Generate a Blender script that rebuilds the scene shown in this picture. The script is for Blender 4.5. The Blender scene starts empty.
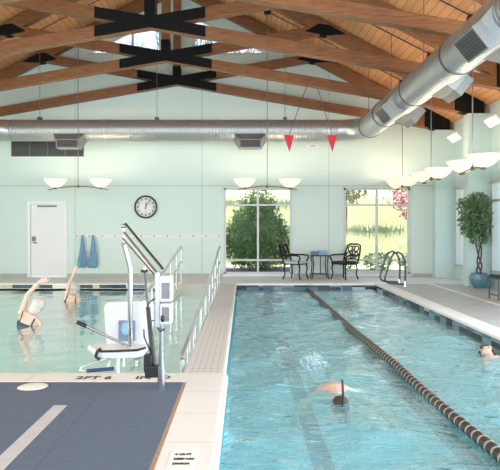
import bpy, bmesh, math, random
from mathutils import Vector, Matrix
from mathutils.geometry import tessellate_polygon
PI = math.pi
R = random.Random(7)
sc = bpy.context.scene
col = sc.collection

# ------------------------------------------------------------------ camera, sky, sun, lights, exposure
cam_d = bpy.data.cameras.new('camera'); cam = bpy.data.objects.new('camera', cam_d); col.objects.link(cam)
cam.location = (0, 0, 1.45); cam.rotation_euler = (PI/2, 0, 0)
cam_d.sensor_width = 36; cam_d.sensor_fit = 'HORIZONTAL'; cam_d.lens = 43.2
cam_d.shift_x = 0.012; cam_d.shift_y = -0.016; cam_d.clip_end = 500
sc.camera = cam
w = bpy.data.worlds.new('sky'); sc.world = w; w.use_nodes = True
bg = w.node_tree.nodes['Background']; bg.inputs[0].default_value = (0.66, 0.83, 1.0, 1); bg.inputs[1].default_value = 1.05
sun_d = bpy.data.lights.new('sun', 'SUN'); sun_d.energy = 10; sun_d.angle = 0.02; sun_d.color = (1, .95, .84)
sun = bpy.data.objects.new('sun', sun_d); col.objects.link(sun)
sun.rotation_euler = (math.radians(32), 0, math.radians(-55))
def area(name, loc, rot, sx, sy, power, c):
    d = bpy.data.lights.new(name, 'AREA'); d.shape = 'RECTANGLE'; d.size = sx; d.size_y = sy; d.energy = power; d.color = c
    o = bpy.data.objects.new(name, d); col.objects.link(o); o.location = loc; o.rotation_euler = rot
    return o
area('front_fill', (-1.9, -4.5, 3.3), (math.radians(95), 0, 0), 15, 5.5, 520, (.93, .97, 1.0))  # added fill lamp at the unseen open end, brightens the whole room
area('right_daylight', (5.8, 4.5, 2.0), (math.radians(90), 0, math.radians(90)), 9, 3.0, 520, (.80, .93, 1.0))
area('left_fill', (-9.5, 6.0, 2.4), (math.radians(90), 0, math.radians(-90)), 12, 3.2, 430, (1.0, 1.0, .80))  # added yellowish fill lamp; the left wall has no windows
sc.view_settings.view_transform = 'Standard'; sc.view_settings.look = 'None'
sc.view_settings.gamma = 1; sc.view_settings.use_curve_mapping = False
sc.view_settings.exposure = 0.66
sc.cycles.use_denoising = True
sc.cycles.max_bounces = 8; sc.cycles.diffuse_bounces = 5; sc.cycles.glossy_bounces = 4
sc.cycles.transparent_max_bounces = 16; sc.cycles.sample_clamp_indirect = 6

# ------------------------------------------------------------------ materials
def nodes(name):
    m = bpy.data.materials.new(name); m.use_nodes = True; nt = m.node_tree
    return m, nt, nt.nodes['Principled BSDF']
def new(nt, t, **k):
    n = nt.nodes.new(t)
    for a, v in k.items(): setattr(n, a, v)
    return n
def mat(name, c, rough=.5, metal=0, noise=0, scale=5, stretch=(1, 1, 1), bump=0, c2=None, emit=0, spec=None, bscale=None):
    m, nt, b = nodes(name)
    b.inputs['Base Color'].default_value = (*c, 1); b.inputs['Roughness'].default_value = rough; b.inputs['Metallic'].default_value = metal
    if spec is not None: b.inputs['Specular IOR Level'].default_value = spec
    if emit:
        b.inputs['Emission Color'].default_value = (*c, 1); b.inputs['Emission Strength'].default_value = emit
    tc = new(nt, 'ShaderNodeTexCoord'); mp = new(nt, 'ShaderNodeMapping'); mp.inputs['Scale'].default_value = stretch
    nt.links.new(tc.outputs['Object'], mp.inputs[0])
    no = new(nt, 'ShaderNodeTexNoise'); no.inputs['Scale'].default_value = scale; no.inputs['Detail'].default_value = 5
    nt.links.new(mp.outputs[0], no.inputs['Vector'])
    cr = new(nt, 'ShaderNodeValToRGB'); cr.color_ramp.elements[0].position = .3; cr.color_ramp.elements[1].position = .7
    if c2 is None: c2 = tuple(x*(1-noise) for x in c)
    cr.color_ramp.elements[0].color = (*c2, 1); cr.color_ramp.elements[1].color = (*c, 1)
    nt.links.new(no.outputs['Fac'], cr.inputs[0]); nt.links.new(cr.outputs[0], b.inputs['Base Color'])
    if bump:
        n2 = no
        if bscale:
            n2 = new(nt, 'ShaderNodeTexNoise'); n2.inputs['Scale'].default_value = bscale; nt.links.new(mp.outputs[0], n2.inputs['Vector'])
        bp = new(nt, 'ShaderNodeBump'); bp.inputs['Strength'].default_value = bump; bp.inputs['Distance'].default_value = .02
        nt.links.new(n2.outputs['Fac'], bp.inputs['Height']); nt.links.new(bp.outputs[0], b.inputs['Normal'])
    return m
def line_mask(nt, coord_out, period, width, offset=0):
    """1 on a thin joint line repeated with the given period"""
    a = new(nt, 'ShaderNodeMath', operation='ADD'); a.inputs[1].default_value = offset; nt.links.new(coord_out, a.inputs[0])
    mo = new(nt, 'ShaderNodeMath', operation='FLOORED_MODULO'); mo.inputs[1].default_value = period; nt.links.new(a.outputs[0], mo.inputs[0])
    lt = new(nt, 'ShaderNodeMath', operation='LESS_THAN'); lt.inputs[1].default_value = width; nt.links.new(mo.outputs[0], lt.inputs[0])
    return lt.outputs[0]
def lined(name, c, cline, lines, rough=.5, noise=.08, nscale=3, spec=None, cellvar=0, cell=None, bump=0):
    """surface with joint lines; lines = [(axis, period, width, offset)]"""
    m, nt, b = nodes(name); b.inputs['Roughness'].default_value = rough
    if spec is not None: b.inputs['Specular IOR Level'].default_value = spec
    tc = new(nt, 'ShaderNodeTexCoord'); sp = new(nt, 'ShaderNodeSeparateXYZ'); nt.links.new(tc.outputs['Object'], sp.inputs[0])
    no = new(nt, 'ShaderNodeTexNoise'); no.inputs['Scale'].default_value = nscale; no.inputs['Detail'].default_value = 6; nt.links.new(tc.outputs['Object'], no.inputs['Vector'])
    mx = new(nt, 'ShaderNodeMixRGB'); mx.inputs[1].default_value = (*[x*(1-noise) for x in c], 1); mx.inputs[2].default_value = (*[min(1, x*(1+noise)) for x in c], 1)
    nt.links.new(no.outputs['Fac'], mx.inputs[0]); last = mx.outputs[0]
    if cellvar:
        ax, per, off = cell
        a = new(nt, 'ShaderNodeMath', operation='ADD'); a.inputs[1].default_value = off; nt.links.new(sp.outputs[ax], a.inputs[0])
        d = new(nt, 'ShaderNodeMath', operation='DIVIDE'); d.inputs[1].default_value = per; nt.links.new(a.outputs[0], d.inputs[0])
        f = new(nt, 'ShaderNodeMath', operation='FLOOR'); nt.links.new(d.outputs[0], f.inputs[0])
        wn = new(nt, 'ShaderNodeTexWhiteNoise', noise_dimensions='1D'); nt.links.new(f.outputs[0], wn.inputs['W'])
        mu = new(nt, 'ShaderNodeMixRGB', blend_type='MULTIPLY'); mu.inputs[0].default_value = 1
        mr = new(nt, 'ShaderNodeMapRange'); mr.inputs[3].default_value = 1-cellvar; mr.inputs[4].default_value = 1.0
        nt.links.new(wn.outputs['Value'], mr.inputs[0]); nt.links.new(last, mu.inputs[1]); nt.links.new(mr.outputs[0], mu.inputs[2]); last = mu.outputs[0]
    for ax, per, wd, off in lines:
        k = line_mask(nt, sp.outputs[ax], per, wd, off)
        m2 = new(nt, 'ShaderNodeMixRGB'); m2.inputs[2].default_value = (*cline, 1)
        nt.links.new(k, m2.inputs[0]); nt.links.new(last, m2.inputs[1]); last = m2.outputs[0]
    nt.links.new(last, b.inputs['Base Color'])
    if bump:
        bp = new(nt, 'ShaderNodeBump'); bp.inputs['Strength'].default_value = bump; bp.inputs['Distance'].default_value = .01
        nt.links.new(no.outputs['Fac'], bp.inputs['Height']); nt.links.new(bp.outputs[0], b.inputs['Normal'])
    return m
def ribbed(name, c, axis, period, rough=.3, metal=.9, depth=.3):
    m, nt, b = nodes(name); b.inputs['Base Color'].default_value = (*c, 1); b.inputs['Roughness'].default_value = rough; b.inputs['Metallic'].default_value = metal
    tc = new(nt, 'ShaderNodeTexCoord'); sp = new(nt, 'ShaderNodeSeparateXYZ'); nt.links.new(tc.outputs['Object'], sp.inputs[0])
    mu = new(nt, 'ShaderNodeMath', operation='MULTIPLY'); mu.inputs[1].default_value = 2*PI/period; nt.links.new(sp.outputs[axis], mu.inputs[0])
    si = new(nt, 'ShaderNodeMath', operation='SINE'); nt.links.new(mu.outputs[0], si.inputs[0])
    no = new(nt, 'ShaderNodeTexNoise'); no.inputs['Scale'].default_value = 6; nt.links.new(tc.outputs['Object'], no.inputs['Vector'])
    mr = new(nt, 'ShaderNodeMapRange'); mr.inputs[3].default_value = rough-.08; mr.inputs[4].default_value = rough+.12
    nt.links.new(no.outputs['Fac'], mr.inputs[0]); nt.links.new(mr.outputs[0], b.inputs['Roughness'])
    bp = new(nt, 'ShaderNodeBump'); bp.inputs['Strength'].default_value = depth; bp.inputs['Distance'].default_value = .01
    nt.links.new(si.outputs[0], bp.inputs['Height']); nt.links.new(bp.outputs[0], b.inputs['Normal'])
    return m
def tile_band(name, palette, sx=.13, sz=.075):
    m, nt, b = nodes(name); b.inputs['Roughness'].default_value = .2
    tc = new(nt, 'ShaderNodeTexCoord'); sp = new(nt, 'ShaderNodeSeparateXYZ'); nt.links.new(tc.outputs['Object'], sp.inputs[0])
    s = new(nt, 'ShaderNodeMath', operation='ADD'); nt.links.new(sp.outputs[0], s.inputs[0]); nt.links.new(sp.outputs[1], s.inputs[1])
    d = new(nt, 'ShaderNodeMath', operation='DIVIDE'); d.inputs[1].default_value = sx; nt.links.new(s.outputs[0], d.inputs[0])
    f = new(nt, 'ShaderNodeMath', operation='FLOOR'); nt.links.new(d.outputs[0], f.inputs[0])
    dz = new(nt, 'ShaderNodeMath', operation='DIVIDE'); dz.inputs[1].default_value = sz; nt.links.new(sp.outputs[2], dz.inputs[0])
    fz = new(nt, 'ShaderNodeMath', operation='FLOOR'); nt.links.new(dz.outputs[0], fz.inputs[0])
    mz = new(nt, 'ShaderNodeMath', operation='MULTIPLY'); mz.inputs[1].default_value = 71.3; nt.links.new(fz.outputs[0], mz.inputs[0])
    ad = new(nt, 'ShaderNodeMath', operation='ADD'); nt.links.new(f.outputs[0], ad.inputs[0]); nt.links.new(mz.outputs[0], ad.inputs[1])
    wn = new(nt, 'ShaderNodeTexWhiteNoise', noise_dimensions='1D'); nt.links.new(ad.outputs[0], wn.inputs['W'])
    cr = new(nt, 'ShaderNodeValToRGB'); cr.color_ramp.interpolation = 'CONSTANT'
    els = cr.color_ramp.elements
    for i, (p, c) in enumerate(palette):
        e = els[i] if i < 2 else els.new(p)
        e.position = p; e.color = (*c, 1)
    nt.links.new(wn.outputs['Value'], cr.inputs[0]); nt.links.new(cr.outputs[0], b.inputs['Base Color'])
    return m
def schlick(nt, f0, power, gain=1.0):
    lw = new(nt, 'ShaderNodeLayerWeight'); lw.inputs['Blend'].default_value = .5
    pw = new(nt, 'ShaderNodeMath', operation='POWER'); pw.inputs[1].default_value = power; nt.links.new(lw.outputs['Facing'], pw.inputs[0])
    ma = new(nt, 'ShaderNodeMath', operation='MULTIPLY_ADD'); ma.inputs[1].default_value = gain-f0; ma.inputs[2].default_value = f0; ma.use_clamp = True
    nt.links.new(pw.outputs[0], ma.inputs[0]); return lw, ma.outputs[0]
def water(name, tint, bump, scale, scatter, murk):
    m = bpy.data.materials.new(name); m.use_nodes = True; nt = m.node_tree; nt.nodes.clear()
    out = new(nt, 'ShaderNodeOutputMaterial'); mx = new(nt, 'ShaderNodeMixShader'); tr = new(nt, 'ShaderNodeBsdfTransparent')
    gl = new(nt, 'ShaderNodeBsdfGlossy'); lw, fr = schlick(nt, .04, 3.0)
    tr.inputs[0].default_value = (*tint, 1); gl.inputs['Roughness'].default_value = .03; gl.inputs[0].default_value = (1, 1, 1, 1)
    tc = new(nt, 'ShaderNodeTexCoord'); mp = new(nt, 'ShaderNodeMapping'); mp.inputs['Scale'].default_value = (.6, 1.6, 1)
    nt.links.new(tc.outputs['Object'], mp.inputs[0])
    no = new(nt, 'ShaderNodeTexNoise'); no.inputs['Scale'].default_value = scale; no.inputs['Detail'].default_value = 3; no.inputs['Distortion'].default_value = .6
    nt.links.new(mp.outputs[0], no.inputs['Vector'])
    bp = new(nt, 'ShaderNodeBump'); bp.inputs['Strength'].default_value = bump; bp.inputs['Distance'].default_value = .05
    nt.links.new(no.outputs['Fac'], bp.inputs['Height'])
    nt.links.new(bp.outputs[0], gl.inputs['Normal']); nt.links.new(bp.outputs[0], lw.inputs['Normal'])
    df = new(nt, 'ShaderNodeBsdfDiffuse'); df.inputs[0].default_value = (*scatter, 1); m2 = new(nt, 'ShaderNodeMixShader'); m2.inputs[0].default_value = murk
    nt.links.new(tr.outputs[0], m2.inputs[1]); nt.links.new(df.outputs[0], m2.inputs[2])
    nt.links.new(fr, mx.inputs[0]); nt.links.new(m2.outputs[0], mx.inputs[1]); nt.links.new(gl.outputs[0], mx.inputs[2])
    nt.links.new(mx.outputs[0], out.inputs[0])
    return m
def glass(name):
    m = bpy.data.materials.new(name); m.use_nodes = True; nt = m.node_tree; nt.nodes.clear()
    out = new(nt, 'ShaderNodeOutputMaterial'); mx = new(nt, 'ShaderNodeMixShader'); tr = new(nt, 'ShaderNodeBsdfTransparent')
    gl = new(nt, 'ShaderNodeBsdfGlossy'); gl.inputs['Roughness'].default_value = .02; lw, fr = schlick(nt, .004, 5, .6)
    nt.links.new(fr, mx.inputs[0]); nt.links.new(tr.outputs[0], mx.inputs[1]); nt.links.new(gl.outputs[0], mx.inputs[2]); nt.links.new(mx.outputs[0], out.inputs[0])
    return m
M = {}
JL = (.44, .52, .50)
M['wall'] = lined('mint_wall', (.64, .745, .715), JL, [(0, 3.68, .022, 6.13-1.22), (2, 9, .022, 9-2.635)], rough=.75, noise=.02, nscale=.6)
M['wall_side'] = mat('aqua_wall', (.58, .73, .735), .75, noise=.03, scale=1)
M['trimwhite'] = mat('white_paint', (.80, .81, .82), .45, noise=.04, scale=3)
M['doorpaint'] = mat('door_paint', (.78, .78, .80), .45, noise=.03, scale=2)
M['frame'] = mat('window_frame_grey', (.60, .60, .62), .45, noise=.03)
M['deck'] = mat('grey_deck', (.50, .50, .51), .40, noise=.22, scale=2.2, c2=(.41, .41, .42))
M['backdeck'] = mat('pale_deck', (.74, .73, .71), .5, noise=.12, scale=2)
M['coping'] = lined('white_coping', (.72, .72, .72), (.45, .43, .42), [(0, .62, .008, 10.1), (1, .62, .008, 10.25)], rough=.4, noise=.05, nscale=8)
M['coping_bright'] = lined('brightened_coping', (.86, .86, .85), (.55, .54, .52), [(0, .62, .008, 10.1), (1, .62, .008, 10.25)], rough=.4, noise=.05, nscale=8)  # same coping, brightness put into the colour where it falls dim
M['joint'] = mat('tan_joint', (.45, .33, .22), .8, noise=.2, scale=20)
M['strip'] = mat('white_strip', (.50, .51, .54), .5, noise=.08, scale=10)
M['mat'] = lined('blue_mat', (.092, .130, .20), (.06, .088, .14), [(0, 1.25, .008, 10.0), (1, 2.4, .006, 10)], rough=.62, noise=.16, nscale=14, bump=.15)
M['grate'] = lined('grey_tile', (.64, .63, .64), (.40, .39, .40), [(1, .115, .016, 0), (0, .064, .007, 10)], rough=.45, noise=.08, nscale=10)
M['plaster'] = mat('turquoise_plaster', (.40, .86, .94), .6, noise=.10, scale=1.2)
M['plaster2'] = mat('teal_plaster', (.40, .80, .80), .6, noise=.12, scale=1.0)
M['ramp'] = mat('pale_ramp', (.78, .84, .86), .6, noise=.06, scale=2)
M['curb'] = mat('cream_curb', (.80, .84, .66), .5, noise=.08, scale=4)
M['laneline'] = mat('dark_lane_tile', (.06, .10, .16), .4, noise=.2, scale=6)
M['band'] = tile_band('tile_band', [(0, (.02, .03, .07)), (.34, (.70, .68, .60)), (.52, (.50, .44, .32)), (.70, (.10, .16, .24)), (.86, (.75, .76, .74))], sx=.17, sz=.30)
M['band2'] = tile_band('dark_tile_band', [(0, (.02, .03, .05)), (.30, (.09, .14, .17)), (.62, (.16, .24, .28)), (.90, (.40, .48, .50))], sx=.30)
M['water'] = water('pool_water', (.62, .90, .96), .95, 6.5, (.30, .68, .80), .40)
M['water2'] = water('calm_pool_water', (.76, .96, .96), .12, 3.0, (.44, .80, .80), .50)
M['wood'] = mat('beam_wood', (.30, .125, .045), .5, scale=5, stretch=(.6, 5, 9), c2=(.14, .052, .02), bump=.05)
M['deckwood'] = lined('plank_ceiling', (.76, .36, .165), (.34, .14, .06), [(0, .145, .013, 30)], rough=.5, noise=.10, nscale=6, cellvar=.22, cell=(0, .145, 30))
M['blacksteel'] = mat('black_plate', (.010, .0105, .012), .8, spec=.15, noise=.5, scale=30)
M['ductx'] = ribbed('duct_metal_x', (.40, .41, .42), 0, .085, rough=.42, metal=.7)
M['ducty'] = ribbed('duct_metal_y', (.47, .48, .50), 1, .10, rough=.36, metal=.8, depth=.5)
M['register'] = mat('register_sheet', (.27, .275, .28), .5, metal=.5, noise=.15, scale=6)
M['ductplain'] = mat('duct_sheet', (.55, .56, .58), .35, metal=.85, noise=.12, scale=4)
M['ring'] = mat('dark_ring', (.13, .13, .14), .4, metal=.7, noise=.2)
M['grille'] = lined('dark_grille', (.055, .055, .06), (.015, .015, .018), [(2, .035, .014, 5)], rough=.5)
M['steel'] = mat('stainless', (.46, .46, .48), .22, metal=1, noise=.06, scale=6)
M['darksteel'] = mat('dark_steel', (.10, .11, .13), .3, metal=.8, noise=.2)
M['railwhite'] = mat('rail_metal', (.66, .67, .69), .28, metal=.75, noise=.08)
M['bronze'] = mat('bronze', (.26, .20, .13), .35, metal=.8, noise=.2)
M['rod'] = mat('rod_grey', (.20, .22, .22), .5, metal=.4, noise=.1)
M['bowl'] = mat('glowing_glass_bowl', (1.0, .86, .62), .4, emit=.42)
M['panel'] = mat('grey_label', (.22, .23, .24), .5, noise=.25, scale=40)
M['white'] = mat('white_plastic', (.66, .67, .69), .35, noise=.03)
M['cushion'] = mat('pale_cushion', (.52, .60, .66), .8, noise=.1, scale=20)
M['darkcush'] = mat('dark_cushion', (.03, .035, .04), .8, noise=.3, scale=20)
M['iron'] = mat('black_iron', (.012, .013, .015), .4, metal=.5, noise=.3)
M['blue'] = mat('blue_cloth', (.20, .37, .56), .85, noise=.25, scale=14, bump=.3)
M['ltblue'] = mat('light_blue_cloth', (.30, .50, .72), .85, noise=.2, scale=14, bump=.2)
M['navy'] = mat('navy_cloth', (.03, .06, .14), .7, noise=.3, scale=14)
M['greyblue'] = mat('grey_blue_panel', (.18, .26, .36), .4, noise=.25, scale=9)
M['black'] = mat('black_plastic', (.015, .015, .018), .4, noise=.2)
M['red'] = mat('red_pennant', (.62, .02, .035), .6, noise=.1, scale=6)
M['skin'] = mat('skin', (.76, .52, .42), .5, noise=.10, scale=9)
M['skin2'] = mat('flushed_skin', (.60, .41, .35), .5, noise=.16, scale=9)
M['whitehair'] = mat('white_hair', (.70, .67, .63), .7, noise=.25, scale=12, stretch=(1, 1, 4), bump=.6)
M['greyhair'] = mat('grey_hair', (.62, .60, .58), .7, noise=.45, scale=12, stretch=(1, 1, 4), bump=.6)
M['darkhair'] = mat('dark_hair', (.05, .035, .03), .6, noise=.4, scale=20, bump=.5)
M['pot'] = mat('blue_glaze', (.13, .30, .38), .15, noise=.35, scale=5)
M['soil'] = mat('soil', (.06, .04, .03), .9, noise=.4, scale=30)
M['bark'] = mat('bark', (.17, .10, .07), .8, noise=.4, scale=18, bump=.5)
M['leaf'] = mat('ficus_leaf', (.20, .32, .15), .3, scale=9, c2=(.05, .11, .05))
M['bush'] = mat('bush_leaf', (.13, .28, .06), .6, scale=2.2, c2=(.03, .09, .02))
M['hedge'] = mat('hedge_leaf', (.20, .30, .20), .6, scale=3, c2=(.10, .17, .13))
M['pink'] = mat('pink_blossom', (.42, .17, .24), .6, scale=4, c2=(.28, .10, .15))
M['autumn'] = mat('pale_tree_leaf', (.46, .42, .24), .7, scale=1.2, c2=(.30, .28, .26))
M['lawn'] = mat('lawn', (.38, .41, .24), .9, scale=.5, c2=(.44, .45, .32))
M['meadow'] = mat('meadow_grass', (.44, .46, .30), .9, scale=1.2, c2=(.32, .37, .19))
M['mulch'] = mat('mulch_bed', (.20, .17, .20), .9, scale=2, c2=(.12, .10, .13))
M['ropebrown'] = mat('rope_float_brown', (.045, .04, .035), .35, noise=.5, scale=45, c2=(.012, .011, .010))
M['ropetan'] = mat('rope_float_tan', (.50, .46, .40), .35, noise=.5, scale=45)
M['foam'] = mat('foam', (.50, .66, .74), .35, noise=.05)
M['glass'] = glass('window_glass')
M['print'] = mat('black_print', (.02, .02, .02), .6, noise=.1)
M['clockface'] = mat('clock_face', (.82, .80, .80), .4, noise=.02)
M['sign'] = mat('sign_white', (.78, .80, .80), .5, noise=.02)

# ------------------------------------------------------------------ mesh helpers
class MB:
    def __init__(s): s.v = []; s.f = []; s.sm = []
    def add(s, vs, fs, smooth=False):
        n = len(s.v); s.v += [tuple(x) for x in vs]; s.f += [tuple(i+n for i in f) for f in fs]; s.sm += [smooth]*len(fs); return s
    def box(s, x0, x1, y0, y1, z0, z1):
        vs = [(x, y, z) for x in (x0, x1) for y in (y0, y1) for z in (z0, z1)]
        return s.add(vs, [(0, 1, 3, 2), (4, 6, 7, 5), (0, 4, 5, 1), (2, 3, 7, 6), (0, 2, 6, 4), (1, 5, 7, 3)])
    def obox(s, c, size, M3):
        vs = [Vector(c) + M3 @ Vector((a*size[0]/2, b*size[1]/2, d*size[2]/2)) for a in (-1, 1) for b in (-1, 1) for d in (-1, 1)]
        return s.add(vs, [(0, 1, 3, 2), (4, 6, 7, 5), (0, 4, 5, 1), (2, 3, 7, 6), (0, 2, 6, 4), (1, 5, 7, 3)])
    def loft(s, pts, radii, n=10, up=(0, 0, 1), cap=True, round_cap=False):
        pts = [Vector(p) for p in pts]; radii = [r if isinstance(r, tuple) else (r, r) for r in radii]
        if round_cap:
            d0 = (pts[0]-pts[1]).normalized(); d1 = (pts[-1]-pts[-2]).normalized()
            r0 = radii[0]; r1 = radii[-1]; m0 = min(r0); m1 = min(r1)
            pts = [pts[0]+d0*m0*.95, pts[0]+d0*m0*.7] + pts + [pts[-1]+d1*m1*.7, pts[-1]+d1*m1*.95]
            radii = [tuple(x*.25 for x in r0), tuple(x*.7 for x in r0)] + radii + [tuple(x*.7 for x in r1), tuple(x*.25 for x in r1)]
        rings = []; prev = None; k = len(pts)
        for i, p in enumerate(pts):
            d = (pts[min(i+1, k-1)] - pts[max(i-1, 0)]).normalized()
            a = Vector(up).cross(d) if prev is None else prev - d*prev.dot(d)
            if a.length < 1e-4: a = Vector((1, 0, 0)).cross(d)
            if a.length < 1e-4: a = Vector((0, 1, 0)).cross(d)
            a.normalize(); prev = a; b = d.cross(a)
            rings.append([p + a*math.cos(t)*radii[i][0] + b*math.sin(t)*radii[i][1] for t in (2*PI*j/n for j in range(n))])
        vs = [q for r in rings for q in r]
        fs = [(i*n+j, i*n+(j+1) % n, (i+1)*n+(j+1) % n, (i+1)*n+j) for i in range(k-1) for j in range(n)]
        s.add(vs, fs, True)
        if cap: s.add(rings[0][::-1]+rings[-1], [tuple(range(n)), tuple(range(n, 2*n))])
        return s
    def tube(s, pts, r, n=8): return s.loft(pts, [r]*len(pts), n)
    def lathe(s, c, prof, n=24, axis='z', cap=False):
        vs = []; c = Vector(c)
        for r, h in prof:
            for j in range(n):
                a = 2*PI*j/n; u, v = r*math.cos(a), r*math.sin(a)
                vs.append(c + Vector({'z': (u, v, h), 'y': (u, h, v), 'x': (h, u, v)}[axis]))
        k = len(prof)
        fs = [(i*n+j, i*n+(j+1) % n, (i+1)*n+(j+1) % n, (i+1)*n+j) for i in range(k-1) for j in range(n)]
        s.add(vs, fs, True)
        if cap: s.add(vs[:n]+vs[-n:], [tuple(range(n)), tuple(range(n, 2*n))])
        return s
    def ell(s, c, r, n=14, m=9, M3=None):
        c = Vector(c); vs = []
        for i in range(m+1):
            t = PI*i/m
            for j in range(n):
                a = 2*PI*j/n; p = Vector((math.sin(t)*math.cos(a)*r[0], math.sin(t)*math.sin(a)*r[1], math.cos(t)*r[2]))
                vs.append(c + (M3 @ p if M3 else p))
        fs = [(i*n+j, i*n+(j+1) % n, (i+1)*n+(j+1) % n, (i+1)*n+j) for i in range(m) for j in range(n)]
        return s.add(vs, fs, True)
    def prism(s, poly, t0, t1, axis='y', holes=()):
        """2-D polygon (with holes) extruded between t0 and t1 along an axis"""
        loops = [poly] + list(holes)
        def P(u, v, t): return {'y': (u, t, v), 'x': (t, u, v), 'z': (u, v, t)}[axis]
        flat = [p for l in loops for p in l]
        tris = tessellate_polygon([[Vector((p[0], p[1], 0)) for p in l] for l in loops])
        n = len(flat); vs = [P(*p, t0) for p in flat] + [P(*p, t1) for p in flat]
        fs = [tuple(t) for t in tris] + [tuple(i+n for i in t[::-1]) for t in tris]; b = 0
        for l in loops:
            k = len(l)
            fs += [(b+i, b+(i+1) % k, b+(i+1) % k+n, b+i+n) for i in range(k)]; b += k
        return s.add(vs, fs)
    def build(s, name, m, parent=None, bevel=0, fix=True, absolute=True):
        me = bpy.data.meshes.new(name); off = Vector((0, 0, 0))
        if parent is not None and absolute:
            off = WORLD.get(parent.name, Vector((0, 0, 0)))
        me.from_pydata([tuple(Vector(p)-off) for p in s.v], [], s.f)
        for p, k in zip(me.polygons, s.sm): p.use_smooth = k
        if fix:
            bm = bmesh.new(); bm.from_mesh(me); bmesh.ops.recalc_face_normals(bm, faces=bm.faces); bm.to_mesh(me); bm.free()
        me.materials.append(m)
        o = bpy.data.objects.new(name, me); col.objects.link(o)
        if parent is not None: o.parent = parent; WORLD[o.name] = off
        if bevel:
            b = o.modifiers.new('bevel', 'BEVEL'); b.width = bevel; b.segments = 2; b.limit_method = 'ANGLE'
        return o
WORLD = {}
def tag(o, label=None, cat=None, group=None, kind=None):
    if label: o['label'] = label
    if cat: o['category'] = cat
    if group: o['group'] = group
    if kind: o['kind'] = kind
    return o
def thing(name, loc, label, cat, group=None):
    o = bpy.data.objects.new(name, None); col.objects.link(o); o.location = loc; o.empty_display_size = .1
    WORLD[o.name] = Vector(loc); return tag(o, label, cat, group)
def struct(name, mb, m, parent=None, bevel=0):
    o = mb.build(name, m, parent, bevel)
    if parent is None: o['kind'] = 'structure'
    return o
def copy_tree(o, parent=None):
    c = o.copy(); col.objects.link(c); c.parent = parent
    for ch in [x for x in bpy.data.objects if x.parent == o]: copy_tree(ch, c)
    return c
def box(*a): return MB().box(*a)
def arc(c, r, a0, a1, n, plane='xz'):
    out = []
    for i in range(n+1):
        a = a0 + (a1-a0)*i/n; u, v = r*math.cos(a), r*math.sin(a)
        out.append(Vector(c) + Vector({'xz': (u, 0, v), 'xy': (u, v, 0), 'yz': (0, u, v)}[plane]))
    return out
def leaves(centres, n, size, rnd, shell=.5, thin=.45):
    """a crown of n small folded leaves scattered in ellipsoids [(centre, radii)]"""
    mb = MB(); wts = [r[0]*r[1]*r[2] for c, r in centres]
    for _ in range(n):
        c, r = rnd.choices(centres, wts)[0]
        while True:
            p = Vector((rnd.uniform(-1, 1), rnd.uniform(-1, 1), rnd.uniform(-1, 1)))
            if p.length < 1: break
        if p.length > .01: p = p.normalized()*(p.length**shell)
        q = Vector(c) + Vector((p.x*r[0], p.y*r[1], p.z*r[2]))
        d = Vector((rnd.gauss(0, 1), rnd.gauss(0, 1), rnd.gauss(-.3, 1))).normalized(); sd = d.cross(Vector((rnd.gauss(0, 1), rnd.gauss(0, 1), rnd.gauss(0, 1)))).normalized()
        L = size*rnd.uniform(.6, 1.25); W = L*thin; nn = d.cross(sd)*W*.25
        mb.add([q, q+d*L*.45+sd*W*.5+nn, q+d*L, q+d*L*.45-sd*W*.5+nn], [(0, 1, 2), (0, 2, 3)])
    return mb

XR, YB = -1.92, 17.4            # ridge line and back wall
XL, XW = -9.84, 6.0             # left and right walls
YP = 15.26                      # far edge of both pools
WZ = -.15                       # water level
FZ = -1.2                       # pool floor
def roof(x): return 8.56 - .52*abs(x-XR)

# ------------------------------------------------------------------ outside ground
g = MB(); g.add([(-60, YB+.2, 0), (60, YB+.2, 0), (60, 27, 0), (-60, 27, 0), (60, 60, 6.5), (-60, 60, 6.5), (60, 120, 9), (-60, 120, 9)], [(0, 1, 2, 3), (3, 2, 4, 5), (5, 4, 6, 7)])
g.add([(6.3, -40, 0), (60, -40, 0), (60, YB+.2, 0), (6.3, YB+.2, 0)], [(0, 1, 2, 3)])
struct('ground', g, M['lawn'])

# ------------------------------------------------------------------ room shell
wins = [(-.58, 1.39, .09, 2.58), (2.90, 4.81, .09, 2.58)]
def rect(x0, x1, z0, z1): return [(x0, z0), (x1, z0), (x1, z1), (x0, z1)]
ZC = 6.44
gl_tri = [(-4.60, ZC), (-2.40, ZC), (-2.40, 7.62)]
gr_tri = [(-1.50, ZC), (.72, ZC), (-1.50, 7.62)]
door_hole = rect(-6.27, -5.15, .0, 2.20)
wb = MB().prism([(XL, 0), (-6.22, 0), (-6.22, 2.15), (-5.19, 2.15), (-5.19, 0), (XW, 0), (XW, roof(XW)), (XR, roof(XR)), (XL, roof(XL))], YB, YB+.18, 'y',
                [rect(*w_) for w_ in wins] + [gl_tri, gr_tri])
struct('wall_back', wb, M['wall'])
rw = [(15.05, 16.95), (12.6, 14.5), (10.2, 11.8), (7.75, 9.35), (5.3, 6.9)]
wr = MB().prism([(-2, 0), (YB, 0), (YB, roof(XW)), (-2, roof(XW))], XW, XW+.2, 'x', [rect(a, b, .35, 2.56) for a, b in rw])
struct('wall_right', wr, M['wall_side'])
struct('wall_left', box(XL-.2, XL, -2, YB, 0, roof(XL)), M['wall'])
cl = MB()
for sx in (1, -1):
    xe = (XW+.25) if sx > 0 else (XL-.25); z0, z1 = roof(XR), roof(xe)
    cl.prism([(XR, z0), (xe, z1), (xe, z1+.14), (XR, z0+.14)], -2, YB+.6, 'y')
struct('ceiling', cl, M['deckwood'])
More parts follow.
